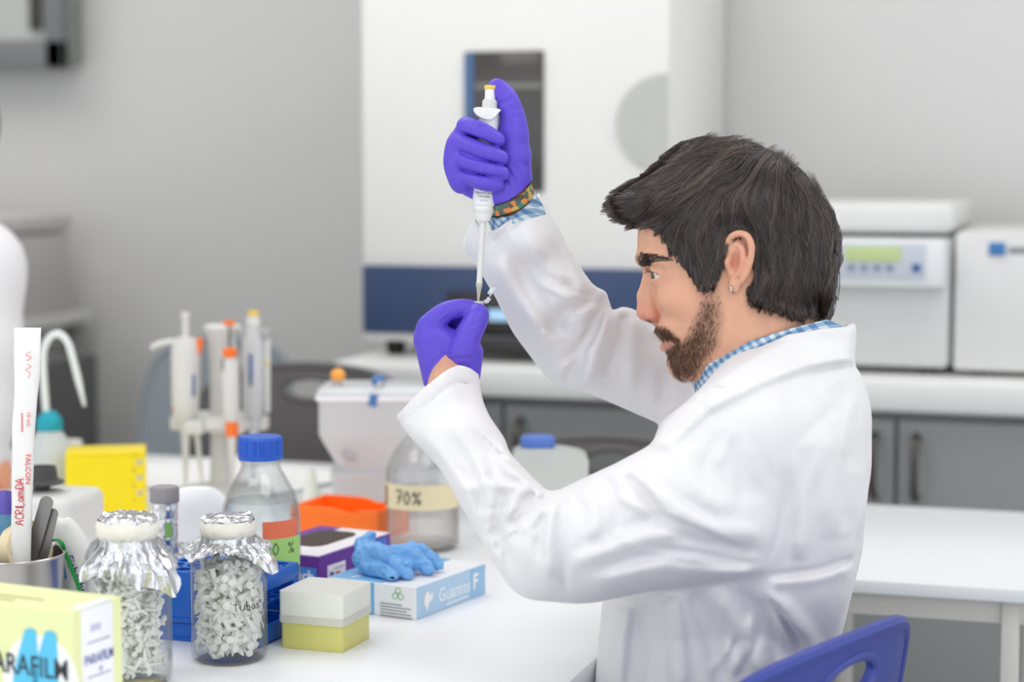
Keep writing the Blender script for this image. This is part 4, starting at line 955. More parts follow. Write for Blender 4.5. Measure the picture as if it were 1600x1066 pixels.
def stand_pipette(label, px, ytop, ybody, ybot, ytip, off, lean_px=0, body_r=.0125, knob=None, trim=None, grey=False, hook=1, rod=None):
    pp = thing('pipette', label, 'pipette', group='pipettes on the stand')
    A = At(px+lean_px, ytip, Zp+off); B = At(px, ytop, Zp+off); L = np.linalg.norm(B-A)
    Zv = Vector((B-A)/L); X_ = Vector(RT); X_ = (X_-Zv*X_.dot(Zv)).normalized(); Y_ = Zv.cross(X_)
    pp.matrix_world = Matrix(((X_.x, Y_.x, Zv.x, A[0]), (X_.y, Y_.y, Zv.y, A[1]), (X_.z, Y_.z, Zv.z, A[2]), (0, 0, 0, 1)))
    z = lambda y: (ytip-y)/(ytip-ytop)*L
    m = mat('grey pipette body', (196, 198, 200), .45) if grey else PSW
    obj('body', lathe([(body_r*.45, z(ybot)-.012), (body_r*.9, z(ybot)), (body_r, z(ybot)+.02), (body_r*1.05, z(ybody)-.02), (body_r*.9, z(ybody)), (body_r*.55, z(ybody)+.003)], 24), m, pp)
    obj('shaft', lathe([(.0024, .0), (.0034, .02), (.0060, z(ybot)*.55), (.0085, z(ybot)-.006)], 16), m, pp)
    obj('plunger', lathe([(.0018, z(ybody)), (.0018, L)], 10) if rod else lathe([(.0055, z(ybody)), (.0055, L-.009), (.0075, L-.008), (.0078, L-.001), (.006, L), (0, L)], 16), rod or m, pp)
    if knob: obj('button', lathe([(.0075, L-.004), (.0092, L-.001), (.0092, L+.003), (.007, L+.004), (0, L+.004)], 20), knob, pp)
    if hook: obj('finger_hook', tube(spline([(body_r*.6, 0, z(ybody)-.006), (-body_r, 0, z(ybody)-.004), (-body_r*2.2, 0, z(ybody)-.010), (-body_r*2.4, 0, z(ybody)-.016)], 4), np.linspace(.0075, .005, 13), 10, flat=.8), m, pp)
    if trim: trim(pp, z, L)
    return pp
def trimA(pp, z, L):
    obj('tip_ejector', join(tube([(.017, -.004, z(560)), (.0225, -.004, z(540)), (.023, -.004, z(528))], [.004, .0055, .005], 10)), ORG, pp)
    obj('side_shaft', tube([(.012, 0, z(645)), (.019, 0, z(690)), (.026, 0, z(757))], [.006, .0045, .002], 12), PSW, pp)
    obj('blue_print', box((.006, .002, .034), (.0145, -.0165, z(602)), .0005), mat('pipette blue print', (70, 100, 150), .5), pp)
    obj('red_dot', box((.006, .003, .005), (-.0165, -.010, z(640)), .001), mat('red dot', (226, 96, 70), .5), pp)
def trimB(pp, z, L):
    obj('collar', lathe([(.0075, z(566)), (.0075, z(558)), (.0115, z(554)), (.0115, z(546)), (.008, z(544)), (0, z(543))], 20), ORG, pp)
    obj('lower_band', lathe([(.0094, z(682)), (.0098, z(655))], 14), ORG, pp)
    obj('slot', box((.0025, .002, .02), (-.010, -.0085, z(570)), .0005), mat('dark slot', (70, 70, 70), .6), pp)
def trimD(pp, z, L):
    obj('top_cap', lathe([(.012, z(523)), (.028, z(518)), (.030, z(512)), (.022, z(506)), (0, z(505))], 28), PSW, pp)
def trimC(pp, z, L):
    obj('collar', lathe([(.0105, z(512)), (.0115, z(500)), (.0095, z(496)), (0, z(495))], 20), PSW, pp)
    obj('head_block', box((.042, .026, .016), (.006, 0, z(520)), .003), mat('grey block', (170, 170, 170), .5), pp)
    obj('rear_rail', box((.008, .014, z(520)-z(645)), (.022, 0, (z(520)+z(645))/2), .002), PSW, pp)
    obj('blue_print', box((.006, .002, .045), (-.002, -.0178, z(575)), .0005), mat('pipette blue print', (70, 100, 150), .5), pp)
    obj('yellow_mark', box((.004, .003, .006), (.0225, -.0075, z(567)), .0005), mat('yellow button', (246, 208, 60), .45), pp)
    obj('window', box((.006, .002, .004), (-.002, -.0180, z(601)), .0005), mat('dark slot', (70, 70, 70), .6), pp)
stand_pipette('leftmost white pipette on the stand, with orange ejector and blue print', 290, 488, 530, 650, 757, -.05, 0, .0215, None, trimA)
stand_pipette('front pipette on the stand with orange plunger button, collar and lower band', 358, 505, 562, 655, 762, -.085, 6, .0130, ORG, trimB, hook=0, rod=mat('dark rod', (96, 92, 88), .4))
stand_pipette('grey pipette with yellow button at the right of the stand', 396, 490, 515, 645, 760, -.03, 0, .0175, mat('yellow button', (246, 208, 60), .45), trimC, True, hook=0)
stand_pipette('white pipette half hidden behind the front pipette on the stand', 350, 507, 520, 640, 745, .05, 0, .0190, None, trimD, hook=0)
# ---- white tank with knobs
tk = thing('plastic_tank', 'translucent white plastic tank with orange and blue knobs behind the orange tray', 'tank', G(606, 800), YAW)
def tl_(px, py): return ((px-606)/1015., (800-py)/1015.*1.003)
TK = glassmat('white tank plastic', (240, 242, 242), .3, .9, (236, 239, 240), 1.35, .9, .04)
def loft(rows, n=6):
    """rows: (half x, half y, z, corner r)"""
    V = []; F = []; m = 0
    for hx, hy, z, r in rows: q = np.array(rrect(2*hx, 2*hy, r, n)); m = len(q); V.append(np.c_[q, np.full(m, z)])
    for k in range(len(rows)-1):
        for i in range(m): F.append((k*m+i, k*m+(i+1) % m, (k+1)*m+(i+1) % m, (k+1)*m+i))
    F += [tuple(range(m-1, -1, -1)), tuple((len(rows)-1)*m+i for i in range(m))]
    return np.vstack(V), F
obj('lower_body', loft([(.080, .05, 0, .012), (.080, .05, .055, .014), (.083, .052, .060, .012), (.083, .052, .066, .012), (.07, .045, .070, .012)]), TK, tk)
obj('upper_body', loft([(.068, .045, .066, .015), (.076, .05, .08, .02), (.097, .06, .118, .022), (.0995, .062, .125, .022), (.0995, .062, .172, .022), (.102, .064, .176, .022), (.102, .064, .188, .02), (.094, .056, .194, .02)]), TK, tk)
obj('rim', loft([(.1015, .0635, .174, .022), (.104, .066, .176, .022), (.104, .066, .181, .022), (.1015, .0635, .183, .022)]), mat('bright white rim', (238, 239, 240), .3), tk)
KB = mat('blue knob', (72, 118, 180), .4); KO = mat('orange knob', (250, 170, 70), .4); KG = mat('grey knob', (176, 174, 172), .5)
x_, z_ = tl_(533, 587); obj('orange_knob', lathe([(.004, -.012), (.010, -.006), (.011, .002), (.007, .008), (0, .010)], 20, (x_, -.02, z_)), KO, tk)
x_, z_ = tl_(530, 612); obj('knob_stem', tube([(x_-.004, -.03, z_-.02), (x_, -.022, z_), (x_+.003, -.02, z_+.018)], [.008, .010, .007], 12), KG, tk)
x_, z_ = tl_(594, 596); obj('blue_knob', lathe([(.006, -.008), (.010, -.004), (.010, .004), (.006, .008), (0, .009)], 20, (x_, -.02, z_)), KB, tk)
x_, z_ = tl_(589, 620); obj('blue_knob', tube([(x_-.002, -.062, z_-.008), (x_+.002, -.062, z_+.008)], .007, 12), KB, tk)
obj('tube_stub', tube([(x_+.004, -.055, z_+.012), (x_+.010, -.04, z_+.022)], .005, 10), KG, tk)
x_, z_ = tl_(552, 703); obj('drain', tube([(x_-.008, -.056, z_+.006), (x_, -.060, z_-.003), (x_+.008, -.058, z_-.006)], .005, 10), KG, tk)
# ---- big clear bottle marked 70%
b7 = thing('reagent_bottle', 'large clear bottle with cream tape marked 70 percent under the near sleeve', 'bottle', G(660, 856), YAW)
R7 = .051
obj('glass_body', lathe([(0, 0), (.046, 0), (R7, .006), (R7, .095), (.0495, .108), (.045, .122), (.037, .137), (.027, .149), (.019, .156), (.0165, .162), (.0165, .176), (.0145, .176), (.0145, .160), (.035, .134), (.047, .108), (.049, .095), (.049, .008), (0, .004)], 56), GL, b7, 60)
obj('liquid', lathe([(0, .0045), (.0485, .0085), (.0485, .082), (0, .082)], 48), glassmat('cloudy liquid', (252, 250, 248), .0, .18, (236, 226, 220), 1.33, .8, .1), b7)
ct = obj('cream_tape', arc_label(R7, .060, .094, -1.3, 1.3), mat('cream masking tape', (226, 214, 176), .65), b7)
obj('lettering', wrap_cyl(xf(hand_write('70%', .017, .0009), (-.016, .077, 0)), R7+.001), INK, ct)
obj('tape_mark', arc_label(R7+.0004, .062, .090, -1.28, -1.08), mat('brown mark', (150, 128, 84), .7), ct)
obj('screw_cap', lathe([(.0185, .168), (.0185, .186), (.017, .188), (0, .188)], 40), mat('white cap plastic', (230, 230, 228), .4), b7)
# ---- white canister with blue cap
cn = thing('canister', 'flat white plastic canister with blue cap seen between the two sleeves', 'canister', G(858, 842), YAW)
cs = FPX/float((G(858, 842)-CP)@FW)
def cl_(px, py): return ((px-858)/cs, (842-py)/cs)
prc = [cl_(*q) for q in ((801, 842), (800, 712), (804, 702), (818, 697), (850, 696), (880, 699), (905, 704), (915, 708), (918, 716), (916, 842))]
obj('body', xf(prism([tuple(q) for q in prc][::-1], .055), M=Matrix(((1, 0, 0, 0), (0, 0, 1, -.0275), (0, 1, 0, 0), (0, 0, 0, 1)))), glassmat('white canister plastic', (236, 238, 234), .3, .93, (226, 229, 224), 1.35, .9, .03), cn, 50)
x_, z_ = cl_(840, 690)
cg = lathe([(.024, z_-.007), (.0245, z_-.006), (.0245, z_+.006), (.022, z_+.009), (0, z_+.009)], 60, (x_, 0, 0)); obj('screw_cap', cg, mat('canister cap blue', (84, 118, 196), .45), cn, 40)
obj('lettering', xf(hand_write('70 %', .014, .0007), (cl_(862, 768)[0], -.0285, cl_(862, 768)[1]), FRONT), mat('olive ink', (110, 116, 96), .6), cn)
# ---- little clear funnel and paper sheets
fn = thing('plastic_funnel', 'small upturned clear plastic funnel left of the white tank', 'funnel', G(487, 790), 0)
obj('cone', lathe([(.018, 0), (.0185, .002), (.012, .028), (.007, .044), (.005, .056), (.004, .056), (.006, .044), (.017, .002)], 28), FRO, fn)
obj('rim', lathe([(.018, 0), (.0195, 0), (.0195, .002), (.018, .002)], 28, closed=True), FRO, fn)
PAP = mat('white paper', (236, 236, 236), .7, var=.02)
def sheet(label, px, py, w_, d_, rz, seed, curl, z0):
    n = 16; xs_ = np.linspace(-w_/2, w_/2, n); ys_ = np.linspace(-d_/2, d_/2, n); X, Y = np.meshgrid(xs_, ys_, indexing='ij')
    Zs = curl*np.maximum(0, (X/w_+.1))**2*2+.0015*(noise3(np.stack([X, Y, X*0], -1), 18, seed)+1)
    V = np.vstack([np.stack([X, Y, Zs+.0004], -1).reshape(-1, 3), np.stack([X, Y, Zs], -1).reshape(-1, 3)]); F = []
    for i in range(n-1):
        for j in range(n-1):
            a_ = i*n+j; F += [(a_, a_+n, a_+n+1, a_+1), (n*n+a_, n*n+a_+1, n*n+a_+n+1, n*n+a_+n)]
    o = obj('paper_sheet', (V, F), PAP, None, 60); p = G(px, py); o.location = (p[0], p[1], BZ+z0); o.rotation_euler = (0, 0, rz); tag(o, label, 'paper', 'paper sheets'); return o
sheet('curling white paper sheet on the bench behind the yellow rack', 282, 742, .21, .29, .5, 1, .012, .0005)
sheet('white paper sheet on the bench between pipette stand and white tank', 430, 752, .21, .26, -.3, 2, .004, .0005)
# ------------------------------------------------------------------ the seated man (camera-aligned sculpting frame, real size and depth)
Z0 = 2.12; S0 = FPX/Z0
def U(px, py, mm=0): return np.array(((px-800)/S0, (533-py)/S0, mm/1000.))
def UP2(pts): return np.array([((x-800)/S0, (533-y)/S0) for x, y in pts])
def to_world(V):
    V = np.asarray(V); Z = V[:, 2:3]+Z0; return CP+(V[:, 0:1]*RT+V[:, 1:2]*UP)*Z/Z0+Z*FW
def from_world(p):
    d = np.asarray(p, float)-CP; Z = d@FW; return np.array(((d@RT)*Z0/Z, (d@UP)*Z0/Z, Z-Z0))
def vol_px(x0, y0, x1, y1, z0, z1, h): a, b = U(x0, y1, z0), U(x1, y0, z1); return Vol(a, b, h)
def norm_d(Fq, h):
    g = np.gradient(Fq, h); return (Fq/np.maximum(np.sqrt(g[0]**2+g[1]**2+g[2]**2), .006)).astype(np.float32)
FOLD = 1.0
def strokes2(ax, ay, lst):
    X, Y = ax[:, None], ay[None, :]; o = np.zeros((len(ax), len(ay)))
    for pts, amp, wd in lst:
        P = spline(UP2(pts), 5); L = len(P); d2 = np.full(o.shape, 1e9); tt = np.zeros(o.shape)
        for i in range(L-1):
            a, b = P[i], P[i+1]; d = b-a; t = np.clip(((X-a[0])*d[0]+(Y-a[1])*d[1])/(d@d+1e-18), 0, 1)
            q = (X-a[0]-t*d[0])**2+(Y-a[1]-t*d[1])**2; m = q < d2; d2 = np.where(m, q, d2); tt = np.where(m, (i+t)/(L-1), tt)
        fade = np.clip(np.minimum(tt, 1-tt)*5, .12, 1)
        o += FOLD*amp/1000*fade*np.exp(-d2/(wd/S0)**2)
    return o
man = thing('person', 'dark-haired bearded man in white lab coat and purple gloves raising a pipette', 'person')
SKIN_RGB = (213, 161, 132)
def attr_mat(name, rough=.5, sss=.1, bump=.15, bscale=700, spec=.4):
    m = bpy.data.materials.new(name); m.use_nodes = True; nt = m.node_tree; b = nt.nodes['Principled BSDF']
    at = nd(nt, 'ShaderNodeAttribute', attribute_name='Col'); tc = nd(nt, 'ShaderNodeTexCoord')
    no = nd(nt, 'ShaderNodeTexNoise'); no.inputs['Scale'].default_value = 120; nt.links.new(tc.outputs['Object'], no.inputs['Vector'])
    mr = nd(nt, 'ShaderNodeMapRange'); mr.inputs[3].default_value = .93; mr.inputs[4].default_value = 1.06; nt.links.new(no.outputs[0], mr.inputs[0])
    mx = nd(nt, 'ShaderNodeVectorMath', operation='MULTIPLY'); nt.links.new(at.outputs['Color'], mx.inputs[0]); nt.links.new(mr.outputs[0], mx.inputs[1])
    nt.links.new(mx.outputs[0], b.inputs['Base Color']); b.inputs['Roughness'].default_value = rough; b.inputs['Specular IOR Level'].default_value = spec
    b.inputs['Subsurface Weight'].default_value = sss; b.inputs['Subsurface Radius'].default_value = (.008, .003, .0015); b.inputs['Subsurface Scale'].default_value = .6
    n2 = nd(nt, 'ShaderNodeTexNoise'); n2.inputs['Scale'].default_value = bscale; nt.links.new(tc.outputs['Object'], n2.inputs['Vector'])
    bp = nd(nt, 'ShaderNodeBump'); bp.inputs['Strength'].default_value = bump; bp.inputs['Distance'].default_value = .001
    nt.links.new(n2.outputs[0], bp.inputs['Height']); nt.links.new(bp.outputs[0], b.inputs['Normal']); return m
def set_col(o, C):
    a = o.data.color_attributes.new('Col', 'FLOAT_COLOR', 'POINT'); a.data.foreach_set('color', np.c_[C, np.ones(len(C))].astype(np.float32).ravel())
# ---- head and neck
L3 = lambda *q: [U(*p) for p in q]
HEAD = [(1004, 322), (998, 345), (996, 372), (995.5, 390), (996, 404), (1003, 417), (1012, 430), (1021, 450), (1028, 478), (1031, 498), (1026, 508), (1024, 518), (1031, 525), (1036, 530), (1038, 537), (1036, 543), (1041, 549), (1045, 556), (1048, 567), (1055, 583), (1068, 591), (1085, 596), (1100, 612), (1110, 650), (1112, 720), (1300, 720), (1306, 640), (1296, 560), (1281, 510), (1272, 482), (1274, 450), (1282, 410), (1284, 370), (1276, 320), (1250, 275), (1210, 245), (1160, 230), (1110, 232), (1060, 254), (1024, 288)]
HEADP = UP2(spline(HEAD, 3, True))
NKP = UP2(spline([(1004, 322), (996, 404), (1021, 478), (1040, 549), (1062, 585), (1072, 600), (1082, 628), (1092, 660), (1095, 720), (1342, 720), (1342, 640), (1335, 560), (1333, 508), (1310, 470), (1300, 430), (1290, 370), (1276, 320), (1250, 275), (1210, 245), (1160, 230), (1110, 232), (1060, 254), (1024, 288)], 3, True))
hv = vol_px(980, 205, 1325, 735, -97, 97, .0017)
hsq, hD = inflate(hv.ax[0], hv.ax[1], HEADP, .004)
kh = .0775/math.sqrt(hsq.max()); hsq = hsq*kh*kh
def hface(px, py):
    i = int(round((U(px, py)[0]-hv.lo[0])/hv.h)); j = int(round((U(px, py)[1]-hv.lo[1])/hv.h)); return math.sqrt(max(hsq[i, j], 0))*1000
X = hv.ax[0].astype(np.float32)[:, None, None]; Y = hv.ax[1].astype(np.float32)[None, :, None]; Zg = hv.ax[2].astype(np.float32)[None, None, :]
hv.F = norm_d(Zg**2-hsq.astype(np.float32)[:, :, None], hv.h)
for s in (-1, 1):
    hv.ell(U(1010, 431, s*33), (.013, .0115, .017), .009, op='sub')                       # eye socket
    hv.cap(U(1002, 405, s*6), U(1014, 401, s*34), .0052, .0045, .009)                      # brow
    hv.cap(U(1014, 401, s*34), U(1040, 408, s*50), .0045, .004, .010)
    hv.ell(U(1066, 466, s*44), (.024, .014, .014), .022)                                   # cheekbone
    hv.ell(U(1052, 515, s*30), (.016, .014, .016), .012)
    hv.ell(U(1036, 431, s*31), (.0138, .0132, .0138), .003)                                # eyeball with lids
    # eye opening
    hv.chain(L3((1019, 431, s*21), (1015.5, 430.5, s*31), (1020, 431, s*39), (1030, 432.5, s*44)), [.0012, .0030, .0029, .0010], .0010, 3, 'sub')
    hv.cap(U(1013, 421, s*22), U(1020, 419, s*36), .0018, .0026, .002); hv.cap(U(1020, 419, s*36), U(1040, 427, s*47), .0026, .0014, .002)   # upper lid fold
    hv.cap(U(1022, 444, s*26), U(1040, 443, s*42), .0020, .0014, .006)
# nose
hv.cap(U(1013, 428), U(1006, 462), .0055, .0065, .006); hv.cap(U(1006, 462), U(1005.5, 488), .0065, .0078, .005)
for s in (-1, 1):
    hv.cap(U(1017, 440, s*5), U(1018, 485, s*8), .0045, .0062, .007)
    hv.ell(U(1020.5, 494, s*10.5), (.0082, .0066, .0060), .004)
hv.cap(U(1008, 495), U(1028, 504), .0042, .0042, .004); hv.cap(U(1020, 442), U(1019, 486), .0065, .0085, .006)
for s in (-1, 1): hv.ell(U(1013.5, 502.5, s*6.2), (.0055, .0026, .0026), .0015, rot=np.array(Matrix.Rotation(-.25, 3, 'Z')), op='sub'); hv.cap(U(1033, 485, s*17), U(1034, 503, s*18), .0016, .0014, .004, 'sub'); hv.ell(U(1013, 503.2, s*11), (.0056, .0032, .0052), .001, rot=np.array(Matrix.Rotation(-.2, 3, 'Z')), op='sub')
# mouth and chin
for s in (-1, 1):
    hv.cap(U(1037, 528.5), U(1050, 531, s*20), .0034, .0024, .004); hv.cap(U(1038.5, 542.5), U(1051, 537, s*18), .0042, .0024, .004)
    hv.cap(U(1032, 536), U(1053, 534, s*22), .0011, .0008, .0015, 'sub')
hv.ell(U(1066, 576), (.014, .0105, .017), .012)
# jaw line and neck muscle
for s in (-1, 1):
    hv.cap(U(1078, 574, s*28), U(1128, 520, s*50), .012, .012, .018); hv.cap(U(1128, 520, s*50), U(1150, 465, s*58), .012, .010, .018)
    hv.cap(U(1165, 480, s*54), U(1125, 620, s*22), .012, .012, .02)
# ears
def ear(s):
    hE = hface(1150, 410)
    E = lambda x, y, o=0: U(x, y, s*(hE-3+(x-1130)/46*13+o))
    hv.ell(E(1153, 405, -2), (.0125, .026, .006), .004, rot=np.array(Matrix.Rotation(-.08, 3, 'Z')))
    hv.chain([E(1140, 402, 0), E(1136, 386, 1), E(1142, 371, 3), E(1154, 365, 4), E(1167, 369, 4), E(1174, 384, 4), E(1173, 405, 4), E(1167, 425, 3), E(1158, 441, 3)], [.0028, .0030, .0032, .0032, .0034, .0034, .0032, .003, .0026], .002, 3)
    hv.chain([E(1148, 380, 2), E(1159, 388, 3), E(1161, 405, 4), E(1156, 424, 4), E(1147, 432, 3)], [.0022, .0030, .0032, .0030, .0024], .003, 3)
    hv.ell(E(1148, 409, 5), (.0050, .0105, .0045), .002, op='sub'); hv.ell(E(1156, 376, 6), (.0075, .0035, .0035), .002, op='sub')
    hv.ell(E(1148, 446, 2), (.0066, .0082, .0042), .004); hv.ell(E(1137, 411, 4), (.0035, .0055, .004), .003)
ear(-1); ear(1)
HV, HQ = hv.mesh(2)
# the rest of the body (mostly inside the clothes): torso, arms, hands, legs
pel = to_world([U(1168, 1290)])[0]; pel[2] = .545; fwd = -RT; lat = np.array((FW[0], FW[1], 0)); lat /= np.linalg.norm(lat)
kn = [pel+fwd*.43+lat*s*.13+np.array((0, 0, -.02)) for s in (-1, 1)]
an_ = [np.array((*(kn[i]+fwd*(-.02)+lat*s*.02)[:2], .085)) for i, s in enumerate((-1, 1))]
def axis(lo, hi, fine, c): return np.concatenate([np.arange(fine[0]-c, lo, -c)[::-1], fine, np.arange(fine[-1]+c, hi, c)])
B = Vol((0, 0, 0), (.01, .01, .01), .005); lo_, hi_ = U(600, 1300)+np.array((0, 0, -.24)), U(1345, 200)+np.array((0, 0, .27))
B.ax = [axis(lo_[i], hi_[i], hv.ax[i], .006) for i in range(3)]; B.n = np.array([len(q) for q in B.ax]); B.F = np.full(B.n, .5, np.float32)
o_ = [int(np.argmin(np.abs(B.ax[i]-hv.ax[i][0]))) for i in range(3)]; B.F[tuple(slice(o_[i], o_[i]+hv.n[i]) for i in range(3))] = hv.F
B.chain([U(1195, 600), U(1200, 720), U(1180, 900), U(1170, 1100), from_world(pel)], [.042, .075, .075, .07, .085], .03)
for s in (-1, 1): B.cap(U(1195, 700, s*50), U(1175, 705, s*118), .055, .045, .03); B.cap(U(1190, 760, s*48), U(1180, 980, s*36), .065, .055, .03)
B.chain([U(1165, 720, -138), U(1010, 810, -160), U(840, 862, -168), U(765, 780, -138), U(712, 660, -62), U(702, 605, -18), U(703, 560, 4)], [.040, .032, .028, .026, .022, .0205, .0175], .012)
B.chain([U(1140, 690, 118), U(1045, 605, 155), U(905, 530, 138), U(855, 440, 96), U(815, 352, 52), U(797, 300, 18), U(775, 255, 14)], [.038, .026, .026, .025, .022, .0185, .014], .012)
allV, allQ = biggest(*B.mesh(2))
pxs = allV[:, 0]*S0+800; pys = 533-allV[:, 1]*S0
SK = np.array(srgb(SKIN_RGB)); C = np.tile(SK, (len(allV), 1))
def blob(cx, cy, rx, ry, rgb, amt):
    global C
    g = amt*np.exp(-((pxs-cx)/rx)**2-((pys-cy)/ry)**2); C = C*(1-g[:, None])+np.array(srgb(rgb))*g[:, None]
blob(1002, 490, 22, 22, (212, 140, 122), .7); blob(1020, 497, 12, 10, (206, 128, 112), .55); blob(1155, 395, 26, 45, (222, 158, 136), .6); blob(1150, 410, 9, 14, (190, 112, 92), .6)
blob(1070, 465, 36, 26, (222, 164, 138), .5); blob(1040, 437, 14, 10, (206, 150, 128), .5); blob(1200, 520, 80, 40, (220, 168, 138), .5); blob(1044, 541, 12, 5, (196, 116, 108), .9); blob(1042, 531, 9, 3, (186, 112, 102), .7); blob(1014, 503, 7, 4, (96, 52, 44), .9)  # last blob paints the nostril's shade into the skin colour
BEARD = [(1021, 509), (1034, 507), (1046, 510), (1056, 522), (1066, 528), (1074, 515), (1090, 478), (1092, 440), (1112, 436), (1130, 462), (1136, 500), (1130, 535), (1110, 565), (1085, 598), (1066, 596), (1052, 588), (1044, 566), (1040, 553), (1036, 546), (1046, 541), (1050, 535), (1034, 531), (1028, 524)]
dens = np.clip((sdist(pxs, pys, BEARD)+2)/14, 0, 1)*np.clip(1.25-np.abs(pxs-1050)/130, .25, 1)*np.where(pys < 470, .6, 1)
C = C*(1-.62*dens[:, None])+np.array(srgb((104, 76, 62)))*.62*dens[:, None]
hp, hq = HV[:, 0]*S0+800, 533-HV[:, 1]*S0; db = sdist(hp, hq, BEARD)
body = big_obj('body', to_world(allV), allQ, attr_mat('skin', .48, .12, .12), man); set_col(body, C)
# eyes
def eye(s):
    g = lathe([(.0124*math.sin(q)+1e-4, -.0124*math.cos(q)) for q in np.linspace(0, math.pi, 40)], 32)
    # cornea end faces along the gaze: local -Z
    gz = Vector((-.96, -.10, -.22*s*-1 if s < 0 else -.22)).normalized() if False else Vector((-.93, -.16, .30*s)).normalized()
    M = (-gz).to_track_quat('Z', 'Y').to_matrix().to_4x4(); c = U(1035, 431, s*31); v = np.c_[g[0], np.ones(len(g[0]))] @ np.array(M).T
    return v[:, :3]+c, g[1], g[0][:, 2]
for s in (-1, 1):
    v, f_, zl = eye(s); o = obj('eye', (to_world(v), f_), attr_mat('eye', .08, 0, 0, spec=.6), man, 180, 'eye')
    Cc = np.where((zl < -.0121)[:, None], np.array(srgb((24, 18, 16))), np.where((zl < -.0106)[:, None], np.array(srgb((88, 66, 50))), np.array(srgb((206, 196, 190))))); set_col(o, Cc)
# ---- strands
def vnormals(V, Q):
    n = np.cross(V[Q[:, 2]]-V[Q[:, 0]], V[Q[:, 3]]-V[Q[:, 1]]); N = np.zeros_like(V)
    for k in range(4): np.add.at(N, Q[:, k], n)
    return N/(np.linalg.norm(N, axis=1)[:, None]+1e-12)
def strand_mesh(P, R):
    """P: (n,k,3) strands, R: (n,k) radii -> triangular tubes"""
    n, k, _ = P.shape; T = np.gradient(P, axis=1); T /= np.linalg.norm(T, axis=2, keepdims=True)+1e-12
    ref = np.array((.31, .52, .79)); a = np.cross(T, ref); a /= np.linalg.norm(a, axis=2, keepdims=True)+1e-12; b = np.cross(T, a)
    V = np.stack([P+R[..., None]*(math.cos(t)*a+math.sin(t)*b) for t in (0, 2.094, 4.189)], 2).reshape(-1, 3)
    i = np.arange(n)[:, None]*k*3+np.arange(k-1)[None, :]*3; Q = []
    for q in range(3): Q.append(np.stack([i+q, i+(q+1) % 3, i+3+(q+1) % 3, i+3+q], -1).reshape(-1, 4))
    return V, np.vstack(Q)
HN = vnormals(HV, HQ)
def short_hair(name, mask_w, count, length, direction, rad, m, lift=.35, jit=.35, seed=0):
    r = np.random.default_rng(seed); p = mask_w/mask_w.sum(); idx = r.choice(len(HV), count, p=p); root = HV[idx]+(r.random((count, 3))-.5)*.0016; n = HN[idx]
    d = np.asarray(direction(root)) if callable(direction) else np.tile(np.array(direction, float), (count, 1))
    d = d-n*np.sum(d*n, 1)[:, None]; d /= np.linalg.norm(d, axis=1)[:, None]+1e-9
    d = d+n*lift+(r.random((count, 3))-.5)*jit*2; d /= np.linalg.norm(d, axis=1)[:, None]; L = length*(.5+r.random(count))
    t = np.linspace(0, 1, 4)[None, :, None]; P = root[:, None]-n[:, None]*.0005+d[:, None]*L[:, None, None]*t-n[:, None]*(L*lift*.4)[:, None, None]*t**2
    R = rad*np.array([1, .95, .75, .25])[None]*np.ones((count, 1)); V, Q = strand_mesh(P, R)
    return big_obj(name, to_world(V), Q, m, man)
BRN = mat('brown beard hair', (100, 72, 54), .5, var=.3, scale=400); BLK = mat('dark brown hair', (62, 47, 40), .30, var=.5, scale=220, spec=1.0)
def bdir(root):
    x = root[:, 0]*S0+800; y = 533-root[:, 1]*S0; d = np.zeros((len(root), 3)); d[:, 1] = -1; d[:, 0] = np.where((y < 535) & (x < 1060), .45, -.35); return d
wt_ = np.clip(db/np.where(hp > 1062, 20, 7), 0, 1)**1.2*np.clip(1.35-np.abs(hp-1048)/72, .06, 1)*np.where(hq < 470, .35, 1)*np.where((hq < 528) & (hp < 1058), 1.6, 1)
short_hair('beard', wt_, 9500, .0056, bdir, .00015, BRN, .38, .38, 1)
BROW = [(994, 402), (1001, 396), (1015, 397), (1040, 403), (1043, 407), (1022, 408.5), (1010, 413), (1004, 417), (996, 411)]
de = sdist(hp, hq, BROW); 
for sgn in (-1, 1): short_hair('eyebrow', np.clip((de+1.5)/4, 0, 1)*(HV[:, 2]*sgn > .0015), 1200, .0062, (lambda r: np.stack([r[:, 0]*0+.8, r[:, 0]*0+.05, np.sign(r[:, 2])], 1)), .00030, BLK, .10, .12, 2)
LASH = [(1010, 421), (1022, 423), (1036, 429), (1036, 433), (1022, 428), (1009, 426)]
short_hair('eyelashes', np.clip((sdist(hp, hq, LASH)+.5)/2, 0, 1)+1e-12, 150, .0042, (-.9, -.35, 0), .0002, BLK, .35, .12, 3)
# ---- hair
HAIR = [(966, 328), (966, 314), (986, 296), (1016, 278), (1046, 254), (1072, 229), (1100, 214), (1137, 211), (1171, 213), (1206, 228), (1240, 246), (1270, 274), (1289, 309), (1301, 352), (1302, 387), (1298, 426), (1296, 460), (1289, 488), (1276, 484), (1249, 486), (1228, 477), (1206, 472), (1184, 464), (1173, 450), (1177, 432), (1187, 416), (1181, 396), (1178, 376), (1170, 362), (1152, 356), (1134, 361), (1129, 387), (1119, 410), (1109, 437), (1098, 439), (1082, 417), (1060, 388), (1044, 370), (1036, 346), (1015, 345), (1000, 347), (980, 338)]
LINE = [(1276, 484), (1249, 486), (1228, 477), (1206, 472), (1184, 464), (1173, 450), (1177, 432), (1187, 416), (1181, 396), (1178, 376), (1170, 362), (1152, 356), (1134, 361), (1129, 387), (1119, 410), (1109, 437), (1098, 439), (1082, 417), (1060, 388), (1044, 370), (1036, 346), (1015, 345), (1000, 347)]
ALL = HEAD[1:30]+[(1283, 492), (1293, 474), (1297, 445), (1301, 400), (1300, 352), (1288, 309), (1269, 275), (1239, 247), (1205, 229), (1171, 214), (1137, 212), (1100, 215), (1072, 231), (1046, 256), (1016, 280), (996, 300), (992, 325)]
